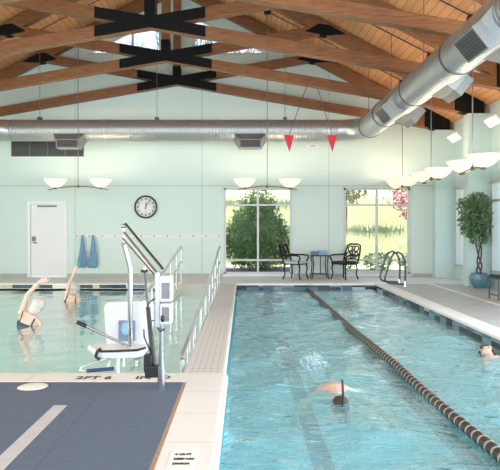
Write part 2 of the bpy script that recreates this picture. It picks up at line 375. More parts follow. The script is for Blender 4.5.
# pilasters on the right wall under every truss heel
for i, (y0, y1) in enumerate([(17.08, 17.4), (14.6, 14.92), (12.15, 12.47), (9.7, 10.02), (7.25, 7.57)]):
    struct('trim_%d' % (i+1), box(5.45, XW, y0, y1, 0, 4.22), M['wall_side'], bevel=.008)
struct('baseboard_back', MB().box(XL, -6.29, YB-.02, YB, 0, .10).box(-5.12, -.62, YB-.02, YB, 0, .10).box(1.45, 2.84, YB-.02, YB, 0, .10).box(4.87, 5.45, YB-.02, YB, 0, .10), mat('base_grey', (.42, .44, .44), .6, noise=.05))
# windows of the back wall
wi = 0
for (x0, x1, z0, z1) in wins:
    wi += 1; f = MB(); t = .055
    f.box(x0, x0+t, YB-.03, YB+.10, z0, z1).box(x1-t, x1, YB-.03, YB+.10, z0, z1).box(x0, x1, YB-.03, YB+.10, z1-t, z1).box(x0, x1, YB-.03, YB+.10, z0, z0+t)
    xm = (x0+x1)/2
    f.box(xm-.03, xm+.03, YB-.01, YB+.09, z0, z1)
    for zz in (2.09, .49): f.box(x0, x1, YB-.008, YB+.088, zz-.025, zz+.025)
    o = struct('window_%d' % wi, f, M['frame'])
    box(x0+.02, x1-.02, YB+.045, YB+.052, z0+.02, z1-.02).build('pane', M['glass'], o)
    box(x0-.05, x1+.05, YB-.07, YB, z0-.05, z0).build('sill', M['trimwhite'], o, .004)
for tri in (gl_tri, gr_tri):
    wi += 1; cx = sum(p[0] for p in tri)/3; cz = sum(p[1] for p in tri)/3
    inner = [(cx+(p[0]-cx)*.90, cz+(p[1]-cz)*.84) for p in tri]
    f = MB().prism(tri, YB+.01, YB+.12, 'y', [inner])
    xm = (tri[1][0]*.62+tri[0][0]*.38) if tri is gl_tri else (tri[0][0]*.62+tri[1][0]*.38)
    f.box(xm-.03, xm+.03, YB+.02, YB+.11, ZC, 7.1 if tri is gl_tri else 7.05)
    o = struct('window_%d' % wi, f, M['frame']); MB().prism(tri, YB+.05, YB+.056, 'y').build('pane', M['glass'], o)
for a, b in rw:
    wi += 1; f = MB(); z0, z1 = .35, 2.56; t = .06
    f.box(XW-.03, XW+.1, a, a+t, z0, z1).box(XW-.03, XW+.1, b-t, b, z0, z1).box(XW-.03, XW+.1, a, b, z0, z0+t).box(XW-.03, XW+.1, a, b, z1-t, z1)
    f.box(XW-.01, XW+.08, a, b, 2.06, 2.11).box(XW-.01, XW+.08, (a+b)/2-.025, (a+b)/2+.025, z0, z1)
    o = struct('window_%d' % wi, f, M['frame']); box(XW+.04, XW+.047, a+.02, b-.02, z0+.02, z1-.02).build('pane', M['glass'], o)
# door
df = MB().box(-6.28, -6.19, YB-.03, YB+.1, 0, 2.20).box(-5.22, -5.13, YB-.03, YB+.1, 0, 2.20).box(-6.19, -5.22, YB-.03, YB+.1, 2.11, 2.20)
d = struct('door_1', df, M['trimwhite'])
dl = box(-6.188, -5.222, YB+.03, YB+.08, .01, 2.108).build('door_leaf', M['doorpaint'], d, .004)
box(-6.0, -5.44, YB-.01, YB+.03, 2.03, 2.075).build('door_closer', M['ring'], d, .004)
MB().box(-6.15, -6.05, YB, YB+.03, 1.04, 1.17).build('keypad_plate', M['ring'], d, .004)
MB().tube([(-6.10, YB+.03, .99), (-6.10, YB-.03, .99), (-5.99, YB-.03, .99)], .018).build('door_handle', M['steel'], d)

# ------------------------------------------------------------------ decks, pools
fl = MB()
fl.box(XL, XW, YP, YB, -.3, 0)                       # behind the pools
struct('floor', fl, M['backdeck'])
fr = MB().box(3.64, XW, -2, YP, -.3, 0)
struct('pool_deck', fr, M['deck'])
fl2 = MB().box(XL, -.52, -2, 5.6, -.3, 0).box(XL, -9.0, 5.6, YP, -.3, 0)
struct('pool_deck', fl2, M['deck'])
struct('rubber_mat', box(XL+.02, -.565, -2, 5.565, 0, .012), M['mat'])
struct('expansion_joint', MB().box(-.565, -.535, -2, 5.60, 0, .006).box(XL, -.565, 5.568, 5.588, 0, .006), M['joint'])
struct('deck_stripe', box(-1.53, -1.425, -1.5, 4.83, .012, .016), M['strip'])
cp = MB().box(-.535, -.20, -1.0, 5.92, -.12, .012).box(-9.0, -.535, 5.588, 5.92, -.12, .012)
cp.loft([(-.205, -1, -.04), (-.205, 5.92, -.04)], [(.05, .052)]*2, 12)
struct('pool_coping', cp, M['coping'], bevel=.006)
cp = MB().box(-9.0, -1.62, YP-.02, YP+.30, -.12, .012).box(-.20, 3.64, YP-.02, YP+.30, -.12, .012).box(3.34, 3.64, -1, YP-.02, -.12, .012).box(-9.3, -9.0, 5.6, YP+.3, -.12, .012)
struct('pool_coping', cp, M['coping_bright'], bevel=.006)
struct('trench_drain', box(4.69, 4.79, -2, 17.0, 0, .005), M['trimwhite'])
br = MB().box(-.60, -.20, 5.92, YP+.02, -.30, .008); struct('pool_divider', br, M['grate'])
struct('pool_divider_lip', MB().loft([(-.215, 5.92, -.03), (-.215, YP, -.03)], [(.04, .042)]*2, 12), M['coping'])
# basins
b1 = MB().box(-.20, 3.34, -1, YP, FZ-.1, FZ).box(-.30, -.20, -1, YP, FZ-.1, -.12).box(3.34, 3.44, -1, YP, FZ-.1, -.12).box(-.20, 3.34, YP, YP+.1, FZ-.1, -.12).box(-.20, 3.34, -1.1, -1, FZ-.1, 0)
struct('pool_basin', b1, M['plaster'])
b2 = MB().box(-9.0, -.60, 5.92, YP, FZ-.1, FZ).box(-.60, -.50, 5.8, YP, FZ-.1, -.3).box(-9.0, -.60, 5.82, 5.92, FZ-.1, -.12).box(-9.0, -.60, YP, YP+.1, FZ-.1, -.12).box(-9.1, -9.0, 5.92, YP, FZ-.1, -.12)
struct('pool_basin', b2, M['plaster2'])
struct('tile_band', MB().box(-9.0, -1.62, YP-.03, YP-.005, -.105, -.014), M['band'])
struct('tile_band', MB().box(-.20, 3.34, YP-.03, YP-.005, -.20, -.03).box(3.325, 3.335, -1, YP-.03, -.30, -.03), M['band2'])
ll = MB().box(.76, 1.0, 1.0, 14.2, FZ, FZ+.004).box(.45, 1.31, 14.2, 14.4, FZ, FZ+.004).box(2.45, 2.69, 1.0, 14.2, FZ, FZ+.004).box(2.14, 3.0, 14.2, 14.4, FZ, FZ+.004)
struct('lane_marking', ll, M['laneline'])
tgt = MB()
for x in (.62, 2.62): tgt.box(x-.13, x+.13, YP-.034, YP-.03, -.8, -.03).box(x-.35, x+.35, YP-.034, YP-.03, -.6, -.35)
struct('wall_target', tgt, M['laneline'])
# ramp down into the left pool
rp = [(YP, 0), (15.2, .0), (12.5, -.34), (10.2, -.55), (7.24, -.74), (6.4, -.78), (6.4, -1.19), (YP, -1.19)]
struct('pool_ramp', MB().prism(rp, -1.55, -.60, 'x'), M['ramp'])
cb = [(YP-.04, .0), (15.0, .02), (12.5, -.12), (10.2, -.19), (7.24, -.20), (6.4, -.20), (6.4, -1.19), (YP-.04, -1.19)]
struct('ramp_curb', MB().prism(cb, -1.68, -1.55, 'x'), M['curb'])
def wplane(x0, x1, y0, y1, amp, seed, step=.055):
    rnd = random.Random(seed); wv = []
    for k in range(26):
        L = rnd.uniform(.22, 1.5); a = rnd.gauss(PI/2, .75); wv.append((2*PI/L*math.cos(a), 2*PI/L*math.sin(a), rnd.uniform(0, 6.3), amp*L**.9))
    nx = int((x1-x0)/step); ny = int((y1-y0)/(step*1.0)); mb = MB()
    vs = []
    for j in range(ny+1):
        y = y0+(y1-y0)*j/ny
        for i in range(nx+1):
            x = x0+(x1-x0)*i/nx; h = sum(A*math.sin(u*x+v*y+p) for u, v, p, A in wv)
            e = min(1, (x-x0)/.15, (x1-x)/.15, (y-y0)/.15, (y1-y)/.15); vs.append((x, y, WZ+h*e))
    return mb.add(vs, [(j*(nx+1)+i, j*(nx+1)+i+1, (j+1)*(nx+1)+i+1, (j+1)*(nx+1)+i) for j in range(ny) for i in range(nx)], True)
tag(wplane(-.155, 3.325, -1, YP-.03, .0058, 4).build('water', M['water'], fix=False), 'rippled turquoise water filling the lap pool on the right', 'water', kind='stuff')
tag(wplane(-9.0, -.60, 5.92, YP-.03, .0008, 9, .09).build('water', M['water2'], fix=False), 'calm green-blue water filling the therapy pool on the left', 'water', kind='stuff')

# ------------------------------------------------------------------ roof trusses
def truss(Y, label):
    r = thing('roof_truss', (XR, Y, 5.48), label, 'roof truss', 'timber scissor trusses under the roof')
    y0, y1 = Y, Y+.20; h = .12
    for s in (1, -1):
        X = lambda dd: XR + s*dd
        A = 5.64
        MB().prism([(X(-7.75), A-.172*7.75-h), (X(4.0), A+.172*4-h), (X(3.7), A+.172*3.7+h), (X(-7.75), A-.172*7.75+h)], y0+.002*s, y1+.002*s).build('bottom_chord', M['wood'], r, .008)
        MB().prism([(XR, 8.37-.17), (X(7.85), 8.37-.52*7.85-.17), (X(7.85), 8.37-.52*7.85+.17), (XR, 8.37+.17)], y0-.003, y1+.003).build('rafter', M['wood'], r, .008)
        # steel plate where chord meets rafter
        MB().prism([(X(3.42), 6.25), (X(3.92), 6.14), (X(4.42), 6.17), (X(4.0), 6.40), (X(3.75), 6.43)], y0-.02, y1+.02).build('node_plate', M['blacksteel'], r)
        hp = MB().prism([(X(7.08), 4.50-.18), (X(7.80), 4.10), (X(7.80), 4.52), (X(7.45), 4.72), (X(7.08), 4.90)], y0-.022, y1+.022)
        hp.build('heel_plate', M['blacksteel'], r)
    MB().box(XR-.105, XR+.105, Y+.01, Y+.19, 5.75, 8.25).build('king_post', M['wood'], r, .008)
    g = MB(); hh = h-.006; T = .18*0+.172
    for fy0, fy1 in ((y0-.022, y0-.006), (y1+.006, y1+.022)):
        for s in (1, -1):
            g.prism([(XR-1.13, 5.64-s*T*1.13-hh), (XR+1.13, 5.64+s*T*1.13-hh), (XR+1.13, 5.64+s*T*1.13+hh), (XR-1.13, 5.64-s*T*1.13+hh)], fy0-.001*s, fy1-.001*s)
        g.box(XR-.115, XR+.115, fy0-.002, fy1+.002, 5.62, 6.35 if Y < 13 else 6.04)
    g.build('cross_plate', M['blacksteel'], r)
TY = [17.15, 14.70, 12.25, 9.80, 7.35]
for Y, s in zip(TY, ['brown timber scissor truss standing against the back wall', 'brown timber scissor truss, second from the back wall, carrying the pennant cords',
                     'brown timber scissor truss, third from the back wall, crossing above the clock', 'brown timber scissor truss, fourth from the back wall, seen at the top right',
                     'brown timber scissor truss nearest the viewer, out over the blue mat']):
    if Y > 7.5: truss(Y, s)

# conduits along the roof slope at mid-bay
for y, s in ((15.98, 'thin dark conduit on the plank ceiling in the bay next to the back wall'), (13.53, 'thin dark conduit on the plank ceiling in the second bay from the back wall'), (11.08, 'thin dark conduit on the plank ceiling at top right beside the big duct')):
    a = (-4.4 if y > 15 else .5)
    m_ = MB()
    if y > 15:
        m_.tube([(XR, y, roof(XR)-.06), (-8.9, y, roof(-8.9)-.03)], .013, 6)
    m_.tube([(XR, y, roof(XR)-.06), (5.6, y, roof(5.6)-.03)], .013, 6)
    tag(m_.build('ceiling_conduit', M['darksteel']), s, 'conduit', 'conduits under the plank ceiling')

# ------------------------------------------------------------------ ducts
DZ, DY, DXR, DXL, DR = 4.11, 16.55, 3.32, -7.16, .295
def duct_thing():
    r = thing('main_duct', (0, DY, DZ), 'long horizontal silver round duct running across the back wall', 'duct')
    MB().loft([(DXL+.75, DY, DZ), (DXR-.75, DY, DZ)], [DR]*2, 40, cap=False).build('duct_pipe', M['ductx'], r)
    for px in (-3.8, -.72, 2.3): MB().loft([(px-.015, DY, DZ), (px+.015, DY, DZ)], [DR+.014]*2, 40).build('seam_ring', M['ductplain'], r)
    for x in (-5.63, -2.40, 1.13):
        hh = MB().box(x-.05, x+.05, DY-.08, DY+.08, DZ+DR-.02, DZ+DR+.07); hb = hh.build('hanger_clamp', M['ring'], r)
        zt = roof(x) - .02
        MB().tube([(x, DY, DZ+DR+.05), (x, DY, zt)], .008, 6).build('hanger_rod', M['steel'], hb)
    for x in (-4.75, .17):
        wt, wb_ = .47, .30; ya, yf = DY-.20, DY-.46
        A = [(x-wt, ya, 4.05), (x+wt, ya, 4.05), (x+wt, ya+.14, 3.84), (x-wt, ya+.14, 3.84)]
        B = [(x-wb_, yf+.02, 3.81), (x+wb_, yf+.02, 3.81), (x+wb_, yf+.02, 3.57), (x-wb_, yf+.02, 3.57)]
        q = MB().add(A+B+[(x-wb_, DY-.1, 3.57), (x+wb_, DY-.1, 3.57), (x-wt, DY-.05, 3.84), (x+wt, DY-.05, 3.84)], [(0, 1, 5, 4), (1, 2, 11, 9, 6, 5), (0, 4, 7, 8, 10, 3), (4, 5, 6, 7), (7, 6, 9, 8), (8, 9, 11, 10)])
        o = q.build('air_register', M['register'], r)
        box(x-wb_+.035, x+wb_-.035, yf-.0, yf+.03, 3.60, 3.785).build('grille', M['grille'], o)
duct_thing()
def elbow(s, xc):
    pts = []; rr = .75; cx, cy = xc - s*rr, DY-rr
    for i in range(13):
        a = PI/2*i/12; pts.append((cx + s*rr*math.sin(a), cy + rr*math.cos(a), DZ))
    return pts
def long_duct(s, xc, y_end, label, regs, rings):
    r = thing('branch_duct', (xc, DY, DZ), label, 'duct')
    MB().loft(elbow(s, xc), [DR]*13, 40, cap=False).build('elbow', M['ductplain'], r)
    MB().loft([(xc, DY-.75, DZ), (xc, y_end, DZ)], [DR+.01]*2, 44, cap=False).build('duct_pipe', M['ducty'], r)
    for y in rings: MB().loft([(xc, y-.022, DZ), (xc, y+.022, DZ)], [DR+.025]*2, 44).build('seam_ring', M['ring'], r)
    for a0 in (0, PI/2): pass
    for (y, side) in regs:
        # box register angled 45 degrees down from the duct flank
        dn = Vector((side*.78, 0, -.62)).normalized(); tn = Vector((dn.z, 0, -dn.x)); c = Vector((xc, y, DZ))
        q = MB(); L0, L1 = .44, .33; W0, W1 = .22, .17; e = DR+.24
        ring0 = [c+dn*(DR-.10)+Vector((0, a*L0, 0))+tn*b*W0 for a, b in ((-1, -1), (1, -1), (1, 1), (-1, 1))]
        ring1 = [c+dn*(DR+.10)+Vector((0, a*L1, 0))+tn*b*W1 for a, b in ((-1, -1), (1, -1), (1, 1), (-1, 1))]
        ring2 = [c+dn*e+Vector((0, a*L1, 0))+tn*b*W1 for a, b in ((-1, -1), (1, -1), (1, 1), (-1, 1))]
        q.add(ring0+ring1+ring2, [(i, (i+1) % 4, 4+(i+1) % 4, 4+i) for i in range(4)]+[(4+i, 4+(i+1) % 4, 8+(i+1) % 4, 8+i) for i in range(4)]+[(8, 9, 10, 11), (0, 1, 2, 3)])
        o = q.build('air_register', M['register'], r)
        M3 = Matrix((Vector((0, 1, 0)), tn, dn)).transposed()
        MB().obox(c+dn*(e+.004), (L1*2-.06, W1*2-.06, .012), M3).build('grille', M['grille'], o)
    for y in (15.98, 13.53, 11.08, 8.63):
        hb = MB().box(xc-.05, xc+.05, y-.05, y+.05, DZ+DR-.01, DZ+DR+.06).build('hanger_clamp', M['ring'], r)
        MB().tube([(xc, y, DZ+DR+.05), (xc, y, roof(xc)-.02)], .008, 6).build('hanger_rod', M['steel'], hb)
long_duct(1, DXR, 4.0, 'big silver round duct coming forward overhead at upper right', [(12.55, -1), (13.0, 1), (10.35, 1), (7.7, -1), (8.0, 1)], (15.75, 14.05, 11.65, 9.25, 6.85))
long_duct(-1, DXL, 4.0, 'silver round duct bending forward at the far left edge', [], (14.05, 11.65))

# return air grille on the back wall
r = thing('return_air_grille', (-5.72, YB-.02, 3.6), 'black four-panel return air grille on the wall under the duct', 'vent')
fr_ = MB(); X0, X1, z0, z1 = -6.72, -4.66, 3.49, 3.94
fr_.box(X0, X1, YB-.03, YB, z1-.02, z1).box(X0, X1, YB-.03, YB, z0, z0+.02)
for k in range(5): x = X0+(X1-X0)*k/4; fr_.box(x-.018, x+.018, YB-.034, YB, z0, z1)
fr_.build('frame', M['ring'], r)
for k in range(4):
    xa = X0+(X1-X0)*k/4+.018; xb = X0+(X1-X0)*(k+1)/4-.018
    box(xa, xb, YB-.02, YB-.002, z0+.02, z1-.02).build('louvre_panel', M['grille'], r)

# ------------------------------------------------------------------ chandeliers
def chandelier(x, y, zb, along_y, label, grp):
    r = thing('pendant_light', (x, y, zb), label, 'pendant light', grp)
    D = (lambda t: (x, y+t)) if along_y else (lambda t: (x+t, y))
    MB().tube([(x, y, zb), (x, y, roof(x)-.03)], .011, 6).build('rod', M['rod'], r)
    box(x-.09, x+.09, y-.06, y+.06, roof(x)-.12, roof(x)-.02).build('canopy', M['black'], r)
    MB().lathe((x, y, zb), [(0.001, -.04), (.035, -.03), (.045, 0), (.03, .035), (.001, .05)], 12).build('hub', M['bronze'], r)
    pts = []
    for i in range(17):
        t = (-.80+1.6*i/16)*(.8 if along_y else 1); u, v = D(t); pts.append((u, v, zb-.09*(t/.8)**2))
    MB().tube(pts, .014, 8).build('arm', M['bronze'], r)
    for s in (-1, 1):
        u, v = D(s*(.52 if along_y else .60)); zz = zb-.045
        bo = MB().lathe((u, v, zz), [(.02, .015), (.10, .03), (.17, .07), (.235, .135), (.285, .20), (.295, .235), (.285, .235), (.22, .145), (.15, .085), (.06, .045), (.001, .04)], 32).build('glass_bowl', M['bowl'], r)
        MB().lathe((u, v, zz), [(.001, -.03), (.05, -.02), (.06, .0), (.03, .02), (.001, .025)], 14).build('bowl_holder', M['bronze'], r)
        ld = bpy.data.lights.new('bowl_lamp', 'POINT'); ld.energy = 18; ld.color = (1, .84, .62); ld.shadow_soft_size = .06
        lo = bpy.data.objects.new('bowl_lamp', ld); col.objects.link(lo); lo.parent = r; lo.location = Vector((u, v, zz+.19))-Vector((x, y, zb))
G = 'two-bowl pendant lights hanging over the pools'
chandelier(-4.42, 15.98, 2.53, False, 'pendant light with two glowing bowls above the white door', G)
chandelier(.62, 15.98, 2.53, False, 'pendant light with two glowing bowls in front of the left window', G)
chandelier(4.22, 15.98, 2.53, True, 'farthest two-bowl pendant in the right row, before the right window', G)
chandelier(4.22, 13.53, 2.53, True, 'middle two-bowl pendant of the row along the right deck', G)
chandelier(4.22, 11.08, 2.53, True, 'nearest and largest two-bowl pendant of the right row, by the potted tree', G)

# wall uplights at right
for y, s in ((15.9, 'white square wall floodlight on the right wall behind the pendants'), (13.45, 'white square wall floodlight high at the right edge above the tree')):
    r = thing('wall_floodlight', (XW, y, 3.8), s, 'wall light', 'square floodlights on the right wall')
    MB().obox((5.58, y, 3.82), (.29, .29, .06), Matrix.Rotation(math.radians(-32), 3, 'X') @ Matrix.Rotation(math.radians(45), 3, 'Z')).build('lamp_head', mat('lit_lens', (.85, .87, .85), .5, emit=.25), r, .01)
    MB().tube([(5.72, y, 3.84), (5.9, y, 3.78), (XW, y, 3.78)], .018).build('bracket', M['white'], r)
    box(XW-.05, XW-.001, y-.06, y+.06, 3.70, 3.86).build('wall_box', M['white'], r, .005)

# ------------------------------------------------------------------ back wall details
r = thing('wall_clock', (-2.842, YB-.03, 2.03), 'round white clock with black rim showing five past twelve', 'clock')
c = Vector((-2.842, YB, 2.03))
MB().lathe(c, [(.325, -.001), (.335, -.05), (.315, -.065), (.292, -.05), (.290, -.03)], 40, 'y').build('rim', M['black'], r)
MB().lathe(c, [(.001, -.035), (.295, -.035), (.295, -.005)], 40, 'y').build('dial', M['clockface'], r)
for k in range(12):
    a = PI/6*k; p = c + Vector((math.sin(a)*.235, -.038, math.cos(a)*.235)); MB().box(p.x-.014, p.x+.014, p.y-.002, p.y+.002, p.z-.024, p.z+.024).build('hour_mark', M['print'], r)
def hand(a, L, wd, yy): 
    d = Vector((math.sin(a), 0, math.cos(a))); M3 = Matrix((Vector((d.z, 0, -d.x)), Vector((0, 1, 0)), d)).transposed()
    return MB().obox(c+Vector((0, yy, 0))+d*(L/2-.03), (wd, .004, L+.06), M3)
hand(math.radians(2), .14, .020, -.043).build('hour_hand', M['print'], r); hand(math.radians(31), .21, .014, -.049).build('minute_hand', M['print'], r)

r = thing('peg_rail', (-2.8, YB, 1.18), 'long white coat peg rail on the back wall', 'peg rail')
box(-5.02, -.62, YB-.03, YB, 1.145, 1.225).build('board', mat('pink_white_board', (.80, .76, .77), .5, noise=.03), r, .003)
for k in range(12):
    x = -4.85+.375*k; MB().tube([(x, YB-.02, 1.18), (x, YB-.06, 1.18), (x, YB-.07, 1.20)], .014, 6).build('peg', M['ring'] if k % 1 == 0 else M['white'], r)
def towel(x, w0, w1, label):
    mb = MB(); n, m_ = 16, 16; vs = []
    for i in range(m_+1):
        t = i/m_; wd = w0+(w1-w0)*t**1.05; z = 1.215-.93*t
        if t > .85: wd *= 1-(t-.85)*1.4
        for j in range(n+1):
            u = j/n-.5; vs.append((x+u*wd+.012*math.sin(t*5), YB-.075-.03*t*math.cos(u*11+t*3)-.015, z + .03*math.sin(j*1.3)*t))
    mb.add(vs, [(i*(n+1)+j, i*(n+1)+j+1, (i+1)*(n+1)+j+1, (i+1)*(n+1)+j) for i in range(m_) for j in range(n)], True)
    o = mb.build('hanging_towel', M['blue']); sd = o.modifiers.new('s', 'SOLIDIFY'); sd.thickness = .02
    tag(o, label, 'towel', 'blue towels on the peg rail'); return o
towel(-4.67, .06, .27, 'blue towel hanging on the peg rail, the one nearer the door')
towel(-4.36, .06, .30, 'blue towel hanging on the peg rail, the one farther from the door')
for x, lb in ((-4.70, 'b'), (-4.40, 'c')):
    pass

r = thing('wall_sign', (1.99, YB, 3.85), 'small white sign on the back wall behind the red pennants', 'sign')
box(1.80, 2.16, YB-.02, YB, 3.74, 3.86).build('plate', M['sign'], r)
box(1.93, 2.06, YB-.023, YB-.02, 3.785, 3.805).build('print', M['ring'], r)

# pennants
for x, s, top in ((1.10, 'red triangular pennant hanging from the roof, the left one', 1.55), (2.15, 'red triangular pennant hanging from the roof, the right one', 1.78)):
    y = 14.66; zt = 1.45+(227-135)*y/600
    r = thing('pennant', (x, y, zt), s, 'pennant', 'red pennants hanging over the lap pool')
    MB().prism([(x-.125, zt), (x+.125, zt), (x+.01, zt-.42)], y-.006, y+.006).build('flag', M['red'], r)
    zc = 5.64-.172*(top-XR)-.12
    MB().tube([(x, y, zt), (top, y, zc+.02)], .011, 6).build('cord', M['ring'], r)

# ------------------------------------------------------------------ garden furniture by the back wall
def chair(loc, rot, cush, label):
    r = thing('patio_chair', loc, label, 'chair', 'wrought iron armchairs by the back wall'); K = dict(absolute=False); r.scale = (1.0, 1.04, 1.0)
    I = M['iron']
    for sx, sy in ((1, 1), (1, -1), (-1, 1), (-1, -1)):
        x, y = sx*.21, sy*.23
        MB().loft([(x, y, .43), (x+sx*.03, y+sy*.01, .30), (x+sx*.0, y, .15), (x+sx*.05, y+sy*.03, .0)], [.023, .021, .018, .022], 8).build('leg', I, r, **K)
    box(-.25, .25, -.26, .26, .41, .435).build('seat_frame', I, r, .01, **K)
    box(-.235, .24, -.24, .24, .435, .50).build('cushion', cush, r, .02, **K)
    xb = lambda z: -.24-.16*((z-.43)/.52)
    bf = MB().tube([(xb(.43), -.25, .43), (xb(.7), -.26, .70), (xb(.93), -.23, .93), (xb(.98), -.10, .975), (xb(.99), 0, .96), (xb(.98), .10, .975), (xb(.93), .23, .93), (xb(.7), .26, .70), (xb(.43), .25, .43)], .024)
    bf.tube([(xb(.55), -.25, .55), (xb(.55), .25, .55)], .013, 6)
    bf.build('back_frame', I, r, **K)
    sb = MB()
    def scroll(cy, cz, rad, a0, a1):
        sb.tube([(xb(cz+math.sin(a)*rad), cy+math.cos(a)*rad, cz+math.sin(a)*rad) for a in (a0+(a1-a0)*i/12 for i in range(13))], .018, 6)
    for s in (-1, 1):
        scroll(s*.11, .84, .075, 0, 2*PI); scroll(s*.14, .68, .07, 0, 2*PI); scroll(s*.05, .73, .05, 0, 2*PI)
    scroll(0, .86, .05, 0, 2*PI); scroll(0, .62, .055, 0, 2*PI)
    sb.build('scrollwork', I, r, **K)
    for s in (-1, 1):
        MB().tube([(xb(.68), s*.26, .68), (-.1, s*.29, .67), (.12, s*.30, .67), (.24, s*.29, .65), (.27, s*.28, .60), (.22, s*.26, .52), (.21, s*.25, .42)], .022).build('armrest', I, r, **K)
    r.rotation_euler = (0, 0, rot); return r
chair((1.44, 16.72, 0), math.radians(-30), M['cushion'], 'black iron armchair with pale cushion, before the left window')
chair((2.80, 16.72, 0), math.radians(218), M['darkcush'], 'black iron armchair with dark seat, right of the little table')
tx, ty = 2.12, 16.85
r = thing('side_table', (tx, ty, 0), 'small square black iron table between the two armchairs', 'table')
box(tx-.25, tx+.25, ty-.24, ty+.24, .64, .665).build('table_top', M['iron'], r, .006)
for sx in (-1, 1):
    for sy in (-1, 1):
        x, y = tx+sx*.215, ty+sy*.2
        MB().loft([(x, y, .64), (x-sx*.03, y, .4), (x-sx*.01, y, .15), (x+sx*.02, y, 0)], [.015]*4, 8).build('leg', M['iron'], r)
box(tx-.22, tx+.22, ty-.18, ty+.18, .13, .145).build('shelf', M['iron'], r)
MB().tube([(tx, ty-.2, .64), (tx, ty-.2, .14)], .012).build('centre_bar', M['iron'], r)
def folded(x, w_, h_, m_, label):
    mb = MB()
    for k in range(3): mb.box(x-w_/2+.005*k, x+w_/2-.004*k, ty-.15, ty+.13, .666+k*h_/3, .666+(k+1)*h_/3-.004)
    tag(mb.build('folded_towel', m_, None, .01), label, 'towel', 'folded towels on the little table')
folded(tx-.14, .21, .11, M['greyblue'], 'dark grey-blue folded towel on the left of the iron table')
folded(tx+.09, .25, .13, M['ltblue'], 'light blue folded towel on the right of the iron table')

# ------------------------------------------------------------------ ladder grab rails, ramp railings
for y, s in ((14.60, 'dark steel looped grab rail at the pool corner, nearer one'), (15.12, 'dark steel looped grab rail at the pool corner, farther one')):
    r = thing('grab_rail', (3.85, y, 0), s, 'grab rail', 'looped grab rails at the lap pool corner')
    p = [(3.92, y, .12), (3.93, y, .45), (3.91, y, .66), (3.84, y, .79), (3.74, y, .84), (3.64, y, .80), (3.57, y, .68), (3.50, y, .45), (3.44, y, .25), (3.43, y, .17), (3.48, y, .10), (3.58, y, .075), (3.74, y, .07), (3.88, y, .055)]
    MB().tube(p, .024, 10).build('loop', M['darksteel'], r)
    MB().loft([(3.92, y, .0), (3.92, y, .14)], [.045, .032], 12).build('foot', M['railwhite'], r)
def topz(Y):
    P_ = [(6.3, .13), (7.24, .19), (7.9, .26), (9.35, .33), (10.2, .40), (12.5, .61), (15.4, .95)]
    for (a, za), (b, zb) in zip(P_, P_[1:]):
        if Y <= b: return za+(zb-za)*(Y-a)/(b-a)
    return P_[-1][1]
def rampz(Y):
    P_ = [(6.4, -.78), (7.24, -.74), (10.2, -.55), (12.5, -.34), (15.2, 0)]
    if Y >= 15.2: return 0
    for (a, za), (b, zb) in zip(P_, P_[1:]):
        if Y <= b: return za+(zb-za)*(Y-a)/(b-a)
def railing(x, ys, y_end, label):
    r = thing('pool_railing', (x, 15.4, 0), label, 'railing', 'handrails of the pool ramp')
    path = [(x, Y, topz(Y)) for Y in (15.4, 12.5, 10.2, 9.35, 7.9, 7.24, y_end) if Y >= y_end]
    path = [(x, 15.4, topz(15.4)-.06), (x, 15.37, topz(15.4)-.005)] + path[1:] + [(x, y_end-.03, topz(y_end)-.03)]
    MB().tube(path, .027, 10).build('handrail', M['railwhite'], r)
    MB().tube([(x, Y, topz(Y)-.38) for Y in (15.4, 12.5, 10.2, 9.35, 7.9, 7.24, y_end) if Y >= y_end], .022, 8).build('middle_rail', M['railwhite'], r)
    for Y in ys: MB().tube([(x, Y, topz(Y)), (x, Y, rampz(Y))], .022, 8).build('post', M['railwhite'], r)
railing(-.635, (15.4, 14.3, 13.2, 12.1, 11.0, 9.9, 8.8, 7.7, 6.9, 6.2), 6.2, 'white metal handrail along the divider between the pools')
railing(-1.61, (15.4, 14.3, 13.2, 11.9, 10.5, 9.0, 7.7), 7.7, 'white metal handrail on the left side of the ramp, behind the lift')

# ------------------------------------------------------------------ potted tree
r = thing('potted_tree', (5.62, 14.33, 0), 'leafy ficus tree with twisted trunk in a round blue glazed pot', 'potted tree')
px_, py_ = 5.62, 14.33
MB().lathe((px_, py_, 0), [(.12, 0), (.17, .06), (.215, .18), (.215, .26), (.195, .32), (.205, .345), (.19, .345), (.175, .31)], 32).build('pot', M['pot'], r)
MB().lathe((px_, py_, .31), [(.001, .01), (.18, 0)], 24).build('soil', M['soil'], r)
tk = MB()
for k in range(3):
    pts = []
    for i in range(22):
        t = i/21; a = k*2*PI/3 + t*7.5; rad = .045+.02*math.sin(t*9); pts.append((px_+math.cos(a)*rad+.05*t*math.sin(k*2.1), py_+math.sin(a)*rad, .30+t*1.05))
    tk.loft(pts, [.022-.006*i/21 for i in range(22)], 8)
for k in range(9):
    a = k*.7; tk.loft([(px_, py_, 1.2+.03*k), (px_+math.cos(a)*.16, py_+math.sin(a)*.14, 1.45+.06*k), (px_+math.cos(a)*.32, py_+math.sin(a)*.26, 1.6+.05*k)], [.014, .009, .004], 6)
tk.build('trunk', M['bark'], r)
fo = leaves([((px_-.08, py_-.02, 1.68), (.34, .26, .38)), ((px_-.02, py_, 2.05), (.27, .24, .24)), ((px_-.26, py_-.05, 1.55), (.24, .2, .36)), ((px_-.36, py_-.05, 1.95), (.2, .2, .2)), ((px_+.10, py_-.02, 1.55), (.17, .2, .38)), ((px_-.02, py_-.04, 1.22), (.24, .18, .22)), ((px_-.28, py_, 2.0), (.16, .15, .14))], 2500, .10, random.Random(3), shell=.6)
fo.build('foliage', M['leaf'], r, fix=False)

